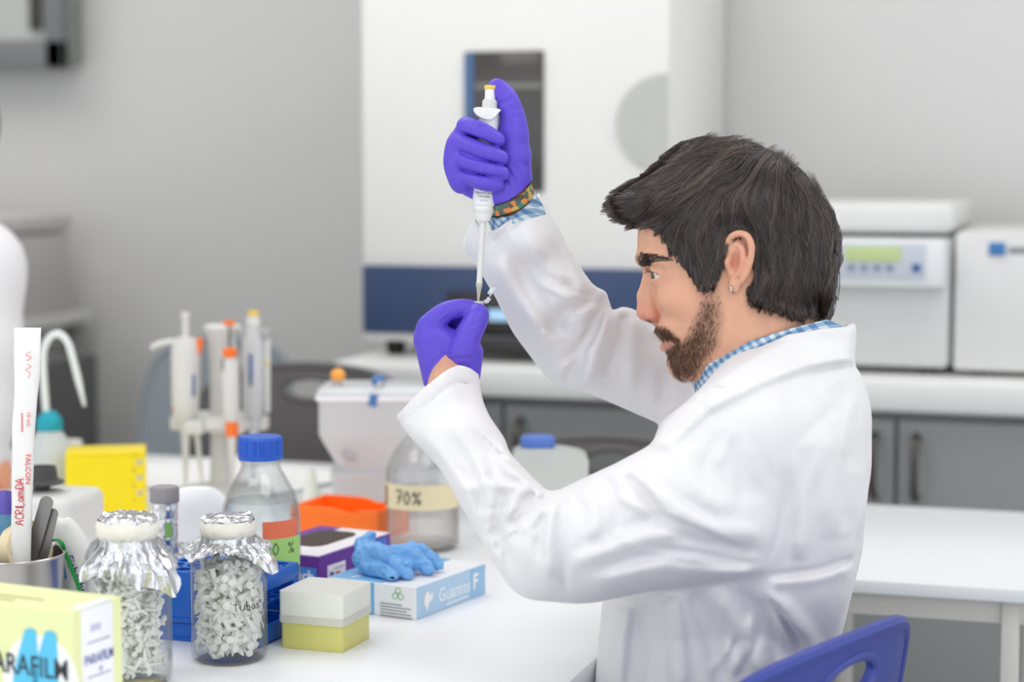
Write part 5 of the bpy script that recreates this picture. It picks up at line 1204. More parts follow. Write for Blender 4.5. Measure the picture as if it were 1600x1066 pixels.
yv = vol_px(915, 200, 1315, 505, -105, 105, .0022)
asq, aD = inflate(yv.ax[0], yv.ax[1], UP2(spline(ALL, 2, True)), .004); asq *= (.0885**2)/asq.max()
hs2 = inflate(yv.ax[0], yv.ax[1], HEADP, .004)[0]*kh*kh
dl_ = seg_dist(yv.ax[0][:, None], yv.ax[1][None, :], UP2(LINE), False); dh = sdist(yv.ax[0][:, None], yv.ax[1][None, :], UP2(spline(HAIR, 2, True)))
tt = np.clip(dl_/.024, 0, 1); tt = tt*tt*(3-2*tt)
hh = np.sqrt(np.maximum(hs2, 0)); ha = np.sqrt(np.maximum(asq, 0)); HH = np.where(asq > 0, np.maximum(hh+.0012+(np.maximum(ha-hh, .006))*tt, 0), 0)
HSQ = np.where(asq > 0, np.minimum(HH**2, np.where(hs2 > 0, HH**2, asq)), asq)
# fringe sticks out in front as a thin wedge
fr = sdist(yv.ax[0][:, None], yv.ax[1][None, :], UP2([(966, 328), (966, 314), (986, 296), (1016, 278), (1040, 300), (1030, 342), (1000, 346), (980, 338)]))
HSQ = np.maximum(HSQ, np.where(fr > 0, np.clip(fr*.09, 0, .0022), -1))
X3 = yv.ax[2].astype(np.float32)[None, None, :]
dq = norm_d(X3**2-HSQ.astype(np.float32)[:, :, None], yv.h)
yv.F = np.maximum(dq+.0036, -dh.astype(np.float32)[:, :, None]+.0045)
HVs, HQs = yv.mesh(2)
hroot = big_obj('hair', to_world(HVs), HQs, mat('hair undercoat', (24, 20, 19), .6, var=.4, scale=250), man, 'thick dark brown hair swept forward')
FLOW = [(1230, 250, -.4, .5), (1180, 226, -.95, .25), (1120, 226, -.95, .35), (1060, 262, -.9, .45), (1010, 300, -.95, .35), (975, 322, -1, .22), (1150, 280, -.8, .6), (1090, 310, -.75, .65), (1040, 330, -.75, .45), (1070, 385, .15, 1), (1100, 425, .1, 1), (1110, 360, -.25, .95), (1150, 335, 0, 1), (1165, 352, .6, .8), (1200, 330, .2, 1), (1192, 400, .15, 1), (1197, 440, -.3, 1), (1182, 455, -.5, .85), (1250, 290, .35, .9), (1280, 320, .3, 1), (1293, 400, 0, 1), (1240, 400, .12, 1), (1230, 460, .1, 1), (1282, 470, .05, 1), (1210, 262, -.35, .8)]
FP = UP2([(a, b) for a, b, c, d in FLOW]); FD = np.array([(c, -d) for a, b, c, d in FLOW])
def flow(p):
    w_ = 1/(np.sum((p[:, None]-FP[None])**2, 2)+2e-5)**1.5; d = (w_[..., None]*FD[None]).sum(1); return d/(np.linalg.norm(d, axis=1)[:, None]+1e-9)
GU, GV = np.gradient(HSQ, yv.h)
def samp(A, p):
    fx = np.clip((p[:, 0]-yv.lo[0])/yv.h, 0, A.shape[0]-1.01); fy = np.clip((p[:, 1]-yv.lo[1])/yv.h, 0, A.shape[1]-1.01); i = fx.astype(int); j = fy.astype(int); a = fx-i; b = fy-j
    return A[i, j]*(1-a)*(1-b)+A[i+1, j]*a*(1-b)+A[i, j+1]*(1-a)*b+A[i+1, j+1]*a*b
def hair_strands(nl, per, side, seed, K=14):
    r = np.random.default_rng(seed); cand = np.argwhere(dh > .001); c = cand[r.integers(0, len(cand), nl)]; p = yv.lo[:2]+(c+r.random((nl, 2)))*yv.h
    step = (.0052+.0046*r.random(nl))[:, None]; path = [p.copy()]; ph = r.random(nl)*6.28; wav = .32*r.random(nl)+.08
    for k in range(K-1):
        d = flow(p); q = wav*np.sin(ph+k*.55); d = d*np.cos(q)[:, None]+np.stack([-d[:, 1], d[:, 0]], 1)*np.sin(q)[:, None]
        nx_ = p+d*step; out = samp(dh, nx_) < -.0020-.0045*r.random(nl); p = np.where(out[:, None], p+d*step*.12, nx_); path.append(p.copy())
    G_ = np.stack(path, 1); rr = r.random((nl, per, 2))-.5; S = G_[:, None]+rr[:, :, None, :]*np.linspace(.0080, .0022, K)[None, None, :, None]
    S = S+(np.cumsum(r.random((nl, per, K, 2))-.5, 2))*.0004; S = S.reshape(-1, K, 2); n = len(S); flat = S.reshape(-1, 2)
    h2 = samp(HSQ, flat); w_ = -np.sqrt(np.maximum(h2, 0)); gu, gv = samp(GU, flat), samp(GV, flat)
    N = np.stack([-gu, -gv, 2*w_], 1); N /= np.linalg.norm(N, axis=1)[:, None]+1e-6
    lift = (np.repeat(r.random((nl, 1, 1))*.0060-.0026, per, 1)+(r.random((nl, per, 1))-.5)*.0018)+np.linspace(-.0008, .0012, K)[None, None]; lift = lift.reshape(-1)
    P = np.c_[flat, w_]+N*lift[:, None]; P[:, 2] *= -side if side > 0 else 1
    if side > 0: pass
    R = np.tile(np.array([.35]+[1]*(K-4)+[.85, .6, .2]), (n, 1))*(.00020+.00016*r.random((n, 1)))
    tone = np.repeat(np.repeat(r.random(nl)**1.6, per)*.8+.2*r.random(n), K*3)
    return (*strand_mesh(P.reshape(n, K, 3), R), tone)
v1, q1, t1 = hair_strands(1050, 16, -1, 5); v2, q2, t2 = hair_strands(220, 10, 1, 6)
sv_, sq_ = np.vstack([v1, v2]), np.vstack([q1, q2+len(v1)])
hs_ = big_obj('hair_strands', to_world(sv_), sq_, attr_mat('hair strands', .33, 0, 0, spec=.9), hroot); tn_ = np.r_[t1, t2][:, None]
set_col(hs_, np.array(srgb((38, 29, 26)))*(1-tn_)+np.array(srgb((92, 75, 67)))*tn_)
# ---- lab coat
FOLD = 2.5
NEAR = [(738, 528), (745, 555), (749, 585), (752, 608), (758, 634), (774, 664), (790, 690), (797, 706), (815, 727), (838, 752), (862, 768), (900, 754), (940, 734), (975, 718), (1020, 692), (1060, 660), (1110, 640), (1165, 645), (1208, 690), (1228, 750), (1226, 830), (1204, 888), (1170, 905), (1080, 915), (1000, 926), (940, 938), (880, 942), (825, 934), (793, 912), (766, 872), (741, 822), (711, 772), (680, 727), (650, 694), (629, 670), (617, 646), (608, 615), (600, 570), (598, 535), (670, 512)]
NCUT = [(560, 660), (617, 652), (640, 628), (684, 592), (702, 578), (716, 571), (735, 575), (750, 585), (800, 600), (1400, 500), (1400, 1400), (560, 1400)]
FCUT = [(640, 420), (718, 400), (728, 366), (742, 344), (757, 367), (780, 356), (815, 326), (842, 301), (880, 270), (1400, 270), (1400, 900), (640, 900)]
TORSO = [(1080, 624), (1137, 583), (1189, 549), (1235, 526), (1275, 519), (1318, 511), (1332, 511), (1333, 540), (1332, 562), (1349, 592), (1361, 640), (1361, 700), (1356, 780), (1346, 860), (1331, 930), (1311, 1000), (1297, 1060), (1290, 1130), (1296, 1230), (1300, 1330), (900, 1330), (915, 1240), (925, 1150), (930, 1066), (935, 1000), (941, 940), (958, 880), (985, 800), (1010, 735), (1024, 694), (1034, 664), (1060, 641)]
FAR = [(814, 252), (828, 276), (842, 301), (856, 326), (872, 354), (895, 397), (925, 442), (946, 455), (953, 470), (958, 484), (974, 478), (1000, 488), (1040, 525), (1090, 560), (1125, 600), (1120, 660), (1075, 690), (1028, 663), (960, 632), (900, 608), (864, 597), (836, 566), (800, 516), (770, 460), (745, 418), (722, 388), (704, 352), (694, 320), (748, 262)]
_r = np.random.default_rng(12)
def fan(c, a0, a1, n, l0, l1, amp, wd):
    out = []
    for i in range(n):
        an = math.radians(a0+(a1-a0)*(i+.5)/n+_r.uniform(-4, 4)); Lf = _r.uniform(l0, l1); s0 = _r.uniform(.16, .34)*Lf; bend = _r.uniform(-.25, .25)
        P = [(c[0]+math.cos(an+bend*(t/Lf))*t, c[1]+math.sin(an+bend*(t/Lf))*t) for t in np.linspace(s0, Lf, 5)]
        out.append((P, amp*(1 if i % 2 else -1.1)*_r.uniform(.7, 1.25), wd*_r.uniform(.8, 1.3)))
    return out
cv = vol_px(612, 290, 1375, 1325, -262, 285, .0028)
cx_, cy_ = cv.ax[0], cv.ax[1]; CZ = cv.ax[2].astype(np.float32)[None, None, :]
def idw(ctrl):
    P = UP2([(a, b) for a, b, c in ctrl]); vals = np.array([c for a, b, c in ctrl])/1000; XX, YY = np.meshgrid(cx_, cy_, indexing='ij')
    w_ = 1/((XX[..., None]-P[:, 0])**2+(YY[..., None]-P[:, 1])**2+4e-4)**2; return (w_*vals).sum(-1)/w_.sum(-1)
def puff(poly, zc, k, folds, nz=0, seed=0, sub=3):
    q, D = inflate(cx_, cy_, UP2(spline(poly, sub, True)), .006); disp = .0095*np.tanh(strokes2(cx_, cy_, folds)/.0095)
    Fq = ((CZ-zc.astype(np.float32)[:, :, None])/(k if np.isscalar(k) else k.astype(np.float32)[:, :, None]))**2-q.astype(np.float32)[:, :, None]
    d = norm_d(Fq, cv.h); return d-disp.astype(np.float32)[:, :, None]*np.clip(D/.012, 0, 1).astype(np.float32)[:, :, None]
FN = [([(617, 662), (646, 648), (690, 612), (716, 598), (752, 604)], -1.6, 3.5), ([(808, 802), (835, 788), (862, 774)], -5, 7), ([(792, 828), (812, 795), (836, 762)], -4, 8), ([(738, 706), (764, 768), (760, 830), (792, 905)], 3.5, 11), ([(756, 700), (784, 760), (778, 830), (806, 900)], -3, 9), ([(850, 798), (842, 835), (848, 880)], -4, 8), ([(872, 778), (852, 838), (858, 912)], 4, 11), ([(880, 770), (878, 830), (886, 900)], -2.5, 9),
      ([(992, 752), (1038, 814), (1100, 845), (1185, 862)], -5.5, 9), ([(1000, 740), (1060, 800), (1120, 824), (1195, 835)], 4, 13), ([(885, 884), (1000, 842), (1068, 838)], 2.8, 12), ([(890, 862), (1000, 818), (1040, 818)], -2, 10), ([(978, 742), (1000, 762), (1018, 782)], -5, 7), ([(920, 912), (1050, 884), (1190, 900)], 3, 14), ([(930, 896), (1050, 864), (1180, 880)], -2.4, 10),
      ([(1172, 658), (1206, 690), (1227, 745), (1222, 820), (1197, 890)], -4, 5), ([(662, 678), (725, 762), (752, 862)], 2.6, 12), ([(690, 668), (738, 742), (766, 850)], -2.2, 10), ([(785, 690), (800, 730), (845, 770)], 3, 9), ([(1060, 690), (1090, 760), (1150, 800)], 3, 16), ([(1100, 670), (1150, 720), (1190, 790)], -2.5, 14), ([(905, 756), (930, 800), (925, 850)], 3, 11), ([(940, 740), (965, 790), (960, 840)], -3, 10), ([(830, 756), (800, 790), (790, 850)], 3, 8)]
FT = [([(1108, 645), (1150, 627), (1189, 607), (1258, 582), (1300, 573), (1322, 571)], -3.2, 4.5), ([(1110, 644), (1086, 670), (1050, 704)], -3.5, 5), ([(976, 945), (966, 1010), (960, 1090)], 6, 12), ([(1004, 940), (998, 1010), (990, 1090)], -6, 12), ([(1046, 930), (1056, 990), (1064, 1090)], 7, 13), ([(1082, 925), (1110, 990), (1130, 1090)], -6, 12), ([(1112, 920), (1160, 990), (1200, 1060)], 6, 12), ([(1150, 915), (1200, 985), (1245, 1040)], -5, 11), ([(1196, 902), (1280, 892), (1336, 872)], -3.4, 6), ([(1196, 912), (1280, 904), (1330, 884)], 1.8, 10), ([(1246, 618), (1290, 700), (1305, 850)], 4, 22), ([(1300, 600), (1335, 660), (1340, 740)], -3, 16), ([(1235, 700), (1255, 790), (1250, 880)], 4, 12), ([(1210, 930), (1260, 990), (1290, 1060)], 4, 12), ([(940, 980), (938, 1040), (936, 1100)], 4, 9),
      ([(1150, 624), (1175, 645), (1205, 690)], 2.5, 5), ([(1030, 690), (1060, 665), (1100, 645)], 3, 6)]
FF = [([(949, 458), (930, 500), (906, 560), (882, 600)], -7, 8), ([(956, 482), (932, 540), (916, 602)], 5, 9), ([(976, 484), (962, 530), (945, 590)], -4, 9), ([(1000, 492), (990, 540), (985, 610)], 4, 12), ([(806, 335), (868, 430), (898, 476)], 3.5, 14), ([(770, 400), (820, 480), (862, 545)], 3.5, 14), ([(790, 380), (842, 470), (890, 530)], -4, 12), ([(860, 500), (895, 478), (938, 462)], -5, 8), ([(850, 540), (890, 520), (925, 500)], 4, 9), ([(768, 382), (800, 352), (848, 322)], -2.6, 4), ([(880, 380), (900, 420), (915, 460)], 3, 9), ([(870, 585), (900, 560), (930, 540)], 3, 8), ([(1020, 520), (1040, 570), (1036, 640)], -4, 12)]
FN += fan((872, 764), 92, 205, 13, 80, 165, 2.6, 6)+fan((1208, 880), 176, 222, 9, 140, 290, 2.4, 8)+fan((1160, 640), 70, 150, 8, 70, 150, 1.6, 9)
FT += fan((1190, 905), 55, 120, 9, 90, 190, 2.8, 7)+fan((1330, 600), 85, 125, 5, 120, 260, 1.8, 10)
FF += fan((958, 472), 112, 215, 11, 60, 150, 2.6, 6)+fan((860, 590), 190, 260, 6, 60, 150, 2, 8)
zn = idw([(1165, 700, -142), (1010, 800, -168), (900, 850, -176), (800, 890, -172), (750, 790, -140), (715, 690, -88), (690, 615, -42), (735, 580, -20)])
zf = idw([(1090, 640, 150), (1000, 580, 165), (905, 550, 142), (860, 440, 98), (815, 350, 58), (745, 370, 72), (790, 320, 52)])
kt = np.interp(533-cy_*S0, [500, 560, 620, 700, 850, 1000, 1200], [1.15, 1.3, 1.55, 1.7, 1.5, 1.2, 1.2])[None, :]*np.ones((len(cx_), 1))
dT = puff(TORSO, zn*0, kt, FT); dN = puff(NEAR, zn, 1.12, FN); dF_ = puff(FAR, zf, 1.12, FF)

dN = np.maximum(dN, -sdist(cx_[:, None], cy_[None, :], UP2(NCUT)).astype(np.float32)[:, :, None]); dF_ = np.maximum(dF_, -sdist(cx_[:, None], cy_[None, :], UP2(FCUT)).astype(np.float32)[:, :, None])
co = smin(dT, dN, .012); co = smin(co, dF_, .012)
# shoulder yoke
cv.F = co.astype(np.float32)
for s in (-1, 1): cv.cap(U(1205, 618, s*40), U(1160, 690, s*138), .062, .070, .03)
# collar and lapel stand proud of the cloth
COLLAR = [(1090, 618), (1137, 580), (1189, 546), (1232, 523), (1275, 516), (1336, 507), (1334, 566), (1314, 567), (1258, 578), (1189, 604), (1150, 624), (1110, 642)]
LAPEL = [(1090, 618), (1110, 642), (1084, 668), (1046, 702), (1020, 694), (1034, 660), (1060, 638)]
def step2(poly, hgt, soft=.006):
    d = sdist(cx_[:, None], cy_[None, :], UP2(poly)); t = np.clip(d/soft*.5+.5, 0, 1); return (hgt*t*t*(3-2*t)).astype(np.float32)[:, :, None]
cv.F = cv.F-step2(COLLAR, .0085, .0045)-step2(LAPEL, .006, .0045)
# body hollow for the neck
hq2, _ = inflate(cx_, cy_, HEADP, .005); hq2 = hq2*kh*kh
dn_ = norm_d(CZ**2-hq2.astype(np.float32)[:, :, None], cv.h)
low = (cy_ > U(0, 640)[1])[None, :, None]
hq3, _ = inflate(cx_, cy_, NKP, .005); hq3 = hq3*kh*kh
dcf = norm_d(CZ**2-hq3.astype(np.float32)[:, :, None], cv.h)
cv.F = np.where(low, np.maximum(cv.F, -(dcf+.0055)), cv.F).astype(np.float32)
dcl = sdist(cx_[:, None], cy_[None, :], UP2(COLLAR)).astype(np.float32)[:, :, None]
cv.F = smin(cv.F, np.maximum(np.abs(dcf+.0030)-.0038, -dcl), .003)
# sleeves open at the cuffs
cv.cap(U(686, 530, -24), U(698, 618, -44), .027, .024, .002, 'sub'); cv.cap(U(766, 276, 26), U(812, 356, 54), .032, .028, .002, 'sub')
P_ = np.stack(np.meshgrid(cx_[::3], cy_[::3], cv.ax[2][::3], indexing='ij'), -1)
nz_ = .0017*noise3(P_, 22, 3)+.0009*noise3(P_*np.array((1, .6, 1)), 60, 4)
rep = nz_.repeat(3, 0).repeat(3, 1).repeat(3, 2)[:cv.n[0], :cv.n[1], :cv.n[2]]
# smooth the upsampled noise a little
for ax_i in range(3): rep = (rep+np.roll(rep, 1, ax_i)+np.roll(rep, -1, ax_i))/3
cv.F += rep.astype(np.float32)
KV, KQ = biggest(*cv.mesh(1))
COAT = mat('white coat cotton', (227, 225, 227), .85, var=.012, bump=.12, bscale=900, sheen=.15)
coat = big_obj('lab_coat', to_world(KV), KQ, COAT, man, 'white cotton lab coat')
# ---- checked shirt: collar and right cuff
def plaid():
    m = bpy.data.materials.new('blue check cotton'); m.use_nodes = True; nt = m.node_tree; b = nt.nodes['Principled BSDF']; b.inputs['Roughness'].default_value = .85
    tc = nd(nt, 'ShaderNodeTexCoord'); mp = nd(nt, 'ShaderNodeMapping'); mp.inputs['Rotation'].default_value = (.3, .55, .35); nt.links.new(tc.outputs['Object'], mp.inputs['Vector'])
    sx = nd(nt, 'ShaderNodeSeparateXYZ'); nt.links.new(mp.outputs[0], sx.inputs[0]); outs = []
    for ax_n in ('X', 'Z'):
        mm = nd(nt, 'ShaderNodeMath', operation='MULTIPLY'); mm.inputs[1].default_value = 120; nt.links.new(sx.outputs[ax_n], mm.inputs[0])
        fr_ = nd(nt, 'ShaderNodeMath', operation='FRACT'); nt.links.new(mm.outputs[0], fr_.inputs[0])
        gt_ = nd(nt, 'ShaderNodeMath', operation='GREATER_THAN'); gt_.inputs[1].default_value = .5; nt.links.new(fr_.outputs[0], gt_.inputs[0]); outs.append(gt_)
    ad = nd(nt, 'ShaderNodeMath', operation='ADD'); nt.links.new(outs[0].outputs[0], ad.inputs[0]); nt.links.new(outs[1].outputs[0], ad.inputs[1])
    dv = nd(nt, 'ShaderNodeMath', operation='MULTIPLY'); dv.inputs[1].default_value = .5; nt.links.new(ad.outputs[0], dv.inputs[0])
    cr = nd(nt, 'ShaderNodeValToRGB'); cr.color_ramp.interpolation = 'CONSTANT'; e = cr.color_ramp.elements
    e[0].color = (*srgb((206, 220, 226)), 1); e[1].position = .4; e[1].color = (*srgb((140, 172, 200)), 1); q = e.new(.8); q.color = (*srgb((92, 128, 172)), 1)
    nt.links.new(dv.outputs[0], cr.inputs[0]); nt.links.new(cr.outputs[0], b.inputs['Base Color']); return m
PLD = plaid()
sv3 = vol_px(1062, 490, 1330, 665, -85, 85, .0022)
q3, _ = inflate(sv3.ax[0], sv3.ax[1], NKP, .004); q3 = q3*kh*kh
d3 = norm_d(sv3.ax[2].astype(np.float32)[None, None, :]**2-q3.astype(np.float32)[:, :, None], sv3.h)
SH = [(1071, 593), (1080, 583), (1092, 574), (1128, 558), (1172, 533), (1232, 514), (1292, 499), (1320, 511), (1320, 570), (1200, 650), (1100, 660), (1078, 622), (1074, 606)]
dS = sdist(sv3.ax[0][:, None], sv3.ax[1][None, :], UP2(SH)).astype(np.float32)[:, :, None]
sv3.F = np.maximum(np.abs(d3+.0095)-.0026, -dS)
V, Q = sv3.mesh(2); big_obj('shirt_collar', to_world(V), Q, PLD, man, 'blue checked shirt collar')
def sleeve_ring(name, a, b, r0, r1, m, seed, label=None, t=.003):
    A, B = np.array(a), np.array(b); d = (B-A)/np.linalg.norm(B-A); u = np.cross(d, (0, 0, 1)); u /= np.linalg.norm(u); v = np.cross(d, u); n, k = 64, 10; V = []
    for lay in (0, 1):
        for j in range(k):
            f = j/(k-1); r = r0+(r1-r0)*f+(t if lay == 0 else 0)
            for i in range(n):
                w_ = 2*math.pi*i/n; V.append(A+(B-A)*f+(r*math.cos(w_))*u+(r*.9*math.sin(w_))*v)
    F = []; I = lambda l, j, i: (l*k+j)*n+i % n
    for j in range(k-1):
        for i in range(n): F += [(I(0, j, i), I(0, j, i+1), I(0, j+1, i+1), I(0, j+1, i)), (I(1, j, i), I(1, j+1, i), I(1, j+1, i+1), I(1, j, i+1))]
    for i in range(n): F += [(I(0, 0, i), I(1, 0, i), I(1, 0, i+1), I(0, 0, i+1)), (I(0, k-1, i), I(0, k-1, i+1), I(1, k-1, i+1), I(1, k-1, i))]
    g = crumple((np.array(V), F), .0012, 90, seed); return obj(name, (to_world(g[0]), F), m, man, 60, label)
sleeve_ring('shirt_cuff', U(795, 314, 22), U(816, 356, 46), .0265, .0285, PLD, 3, 'blue checked shirt cuff', .002)
def beads():
    m = bpy.data.materials.new('woven bracelet'); m.use_nodes = True; nt = m.node_tree; b = nt.nodes['Principled BSDF']; b.inputs['Roughness'].default_value = .7
    tc = nd(nt, 'ShaderNodeTexCoord'); vo = nd(nt, 'ShaderNodeTexVoronoi'); vo.inputs['Scale'].default_value = 170; nt.links.new(tc.outputs['Object'], vo.inputs['Vector'])
    sp_n = nd(nt, 'ShaderNodeSeparateColor'); nt.links.new(vo.outputs['Color'], sp_n.inputs[0]); cr = nd(nt, 'ShaderNodeValToRGB'); cr.color_ramp.interpolation = 'CONSTANT'; e = cr.color_ramp.elements
    e[0].color = (*srgb((84, 96, 88)), 1); e[1].position = .3; e[1].color = (*srgb((214, 128, 62)), 1)
    for p, c in ((.5, (60, 130, 104)), (.68, (196, 160, 80)), (.82, (90, 76, 70))): q = e.new(p); q.color = (*srgb(c), 1)
    nt.links.new(sp_n.outputs[0], cr.inputs[0]); nt.links.new(cr.outputs[0], b.inputs['Base Color']); return m
sleeve_ring('bracelet', U(789, 301, 14), U(796, 316, 19), .0262, .0268, beads(), 5, 'woven orange and green bracelet', .0028)
# ---- gloves
FOLD = 1.0
GLV = mat('purple nitrile', (92, 72, 200), .42, var=.05, scale=60, bump=.12, bscale=350, spec=.45)
def wrinkle(v, strokes):
    d = strokes2(v.ax[0], v.ax[1], strokes); v.F -= d.astype(np.float32)[:, :, None]
gR = vol_px(688, 112, 845, 335, -42, 50, .0013)
L = lambda *q: [U(*p) for p in q]
k = .007
gR.chain(L((796, 303, 10), (802, 275, 8), (803, 245, 6), (803, 211, 4)), [.0225, .0185, .0172, .0152], k)
gR.chain(L((803, 211, 4), (801, 182, 3), (791, 153, 4), (776, 136, 5)), [.0152, .0122, .0108, .0092], .004, 3)
for a, b, r0, r1 in (((745, 210, 16), (800, 286, 12), .015, .018), ((724, 245, 14), (797, 292, 12), .0155, .018), ((720, 268, 12), (792, 298, 10), .0145, .018), ((734, 290, 8), (786, 306, 8), .012, .018)): gR.cap(U(*a), U(*b), r0, r1, k)
gR.cap(U(745, 208, 16), U(800, 225, 8), .012, .013, k)
for pts, rad in ((((744, 206, 12), (728, 197, -7), (755, 206, -19), (778, 219, -17)), (.0125, .0100, .0092, .0080)), (((724, 236, 11), (722, 224, -8), (756, 236, -20.5), (783, 247, -18)), (.0135, .0098, .0094, .0084)),
                 (((717, 262, 9), (720, 250, -8), (757, 262, -20.5), (786, 272, -17.5)), (.0128, .0098, .0092, .0082)), (((722, 284, 5), (729, 276, -7), (755, 285, -18.5), (778, 289.5, -15)), (.0122, .0094, .0086, .0074))):
    gR.chain(L(*pts), rad, .0012, 4)
gR.chain(L((728, 205, 2), (715, 226, 0), (711, 258, -1), (720, 288, -1)), [.0085, .0108, .0108, .0095], .005, 3)
wrinkle(gR, [([(720, 206), (738, 213), (762, 223), (787, 229)], -1.9, 2), ([(716, 238), (735, 246), (762, 252.5), (790, 257)], -1.9, 2), ([(716, 263), (732, 270), (768, 275), (790, 279)], -1.9, 2), ([(708, 225), (712, 255), (726, 280)], -.8, 4), ([(780, 270), (795, 290), (800, 312)], -1.2, 3), ([(790, 262), (806, 284), (812, 302)], -1.2, 3), ([(800, 255), (816, 275), (822, 290)], -1.1, 3), ([(812, 250), (824, 262)], -1, 3), ([(778, 160), (790, 160), (801, 152)], -1.2, 2.5), ([(797, 175), (806, 170), (814, 172)], -.6, 3), ([(797, 186), (808, 182), (818, 184)], -.6, 3)])
KEEP = [(690, 100), (850, 100), (850, 268), (833, 279), (818, 297), (795, 314), (768, 322), (745, 316), (690, 320)]
gR.F = np.maximum(gR.F, -sdist(gR.ax[0][:, None], gR.ax[1][None, :], UP2(KEEP)).astype(np.float32)[:, :, None])
V, Q = gR.mesh(1); big_obj('glove', to_world(V), Q, GLV, man, 'purple glove gripping the pipette')
gL = vol_px(635, 455, 772, 620, -40, 62, .0013)
for a, b, r0, r1 in (((674, 532, 6), (690, 590, 2), .0185, .0205), ((735, 552, -7), (728, 592, -6), .0138, .0150), ((702, 550, 12), (706, 600, 0), .0235, .0220), ((676, 528, 6), (728, 545, -4), .0170, .0130), ((672, 512, 4), (690, 560, 8), .0130, .02), ((672, 530, 28), (700, 580, 14), .014, .018)): gL.cap(U(*a), U(*b), r0, r1, .008)
gL.chain(L((672, 535, 36), (690, 522, 42), (708, 513, 34), (722, 514, 20)), [.011, .0092, .0086, .0078], .002, 3)
gL.chain(L((670, 520, 22), (691, 500, 26), (716, 491, 20), (738, 489, 9)), [.012, .0096, .0088, .0078], .002, 3)
gL.chain(L((672, 511, 4), (694, 489, -1), (718, 482, -1), (738, 482, 3)), [.0135, .0102, .0092, .0080], .003, 4)
gL.chain(L((722, 558, -10), (728, 531, -11), (741, 506, -8), (748, 490, -4)), [.0165, .0132, .0118, .0100], .004, 4)
wrinkle(gL, [([(665, 592), (680, 565), (705, 550)], -1, 3), ([(672, 592), (692, 568), (720, 556)], -1, 3), ([(690, 575), (715, 562), (742, 560)], -.9, 3), ([(676, 500), (690, 492), (697, 482)], -.8, 2.5), ([(684, 505), (696, 498), (704, 488)], -.8, 2.5), ([(736, 512), (746, 504), (756, 502)], -.8, 2.5), ([(739, 520), (748, 513), (756, 512)], -.7, 2.5), ([(716, 474), (720, 484), (717, 494)], -.6, 2.5), ([(700, 520), (712, 524), (726, 520)], -1, 4)])
KEEP = [(630, 450), (780, 450), (780, 606), (747, 592), (720, 577), (702, 575), (686, 582), (672, 594), (662, 608), (654, 600), (630, 590)]
gL.F = np.maximum(gL.F, -sdist(gL.ax[0][:, None], gL.ax[1][None, :], UP2(KEEP)).astype(np.float32)[:, :, None])
V, Q = gL.mesh(1); big_obj('glove', to_world(V), Q, GLV, man, 'purple glove pinching the microtube')
# ---- trousers and shoes (under the bench)
tv = Vol((pel-np.array((.85, .55, 0)))*np.array((1, 1, 0)), (pel+np.array((.35, .45, 0)))*np.array((1, 1, 0))+np.array((0, 0, .72)), .009)
for i, s in enumerate((-1, 1)):
    tv.chain([pel+lat*s*.08, pel+lat*s*.10+fwd*.12, kn[i], kn[i]+np.array((0, 0, -.22)), an_[i]], [.105, .095, .072, .062, .052], .03)
sl, Xw, Yw, Zw = tv.grid(); V, Q = tv.mesh(2)
big_obj('trousers', V, Q, mat('dark blue denim', (52, 60, 84), .85, var=.15, scale=200), man)
for i in range(2):
    a = an_[i]; wv = Vol(a-np.array((.3, .3, .09)), a+np.array((.2, .3, .06)), .006); wv.cap(a+np.array((0, 0, -.035)), a+fwd*.16+np.array((0, 0, -.05)), .045, .034, .01); wv.cap(a+np.array((0, 0, -.04)), a+np.array((0, 0, .02)), .044, .05, .01)
    wv.F = np.maximum(wv.F, (.002-wv.ax[2]).astype(np.float32)[None, None, :]); V, Q = wv.mesh(2); big_obj('shoe', V, Q, mat('black leather', (40, 38, 38), .4), man)
# earring
E_ = U(1144, 452, -hface(1150, 410)-5)
obj('earring', (to_world(tube([E_+np.array((.0012*math.sin(t), -.0045*math.cos(t), .0045*math.sin(t))) for t in np.linspace(0, 6.28, 25)[:-1]], .0008, 8, True)[0]), tube([(math.cos(t), math.sin(t), 0) for t in np.linspace(0, 6.28, 25)[:-1]], .1, 8, True)[1]), mat('silver', (220, 220, 222), .2, metal=1), man, 60, 'small silver hoop earring')
# ------------------------------------------------------------------ pipette held in the raised hand
pt = thing('pipette', 'white micropipette with yellow button held upright in the raised purple glove', 'pipette')
A = to_world([U(747, 474, 0)])[0]; B = to_world([U(767, 134, 0)])[0]; Lp = np.linalg.norm(B-A)
Zv = Vector((B-A)/Lp); Xv = Vector(RT); Xv = (Xv-Zv*Xv.dot(Zv)).normalized(); Yv = Zv.cross(Xv)
pt.matrix_world = Matrix(((Xv.x, Yv.x, Zv.x, A[0]), (Xv.y, Yv.y, Zv.y, A[1]), (Xv.z, Yv.z, Zv.z, A[2]), (0, 0, 0, 1)))
zp = lambda y: (474-y)/340*Lp
r_ = lambda p: p/S0
PW_ = mat('white pipette plastic', (230, 230, 228), .35, var=.015); PG_ = mat('pale grey pipette plastic 2', (214, 214, 212), .4)
obj('body', lathe([(r_(9), zp(346)), (r_(10.5), zp(344)), (r_(13), zp(338)), (r_(15.5), zp(330)), (r_(16), zp(323)), (r_(18), zp(321)), (r_(18.3), zp(296)), (r_(17), zp(250)), (r_(15), zp(205)), (r_(15), zp(178)), (r_(13), zp(172))], 40), PW_, pt)
obj('ring', lathe([(r_(15.9), zp(333)), (r_(16.4), zp(332)), (r_(16.4), zp(329.5)), (r_(15.9), zp(328))], 40), PG_, pt)
obj('shaft', lathe([(r_(4.0), zp(447)), (r_(4.8), zp(444)), (r_(4.8), zp(441)), (r_(4.4), zp(440)), (r_(5.2), zp(352)), (r_(6.0), zp(344))], 24), PG_, pt)
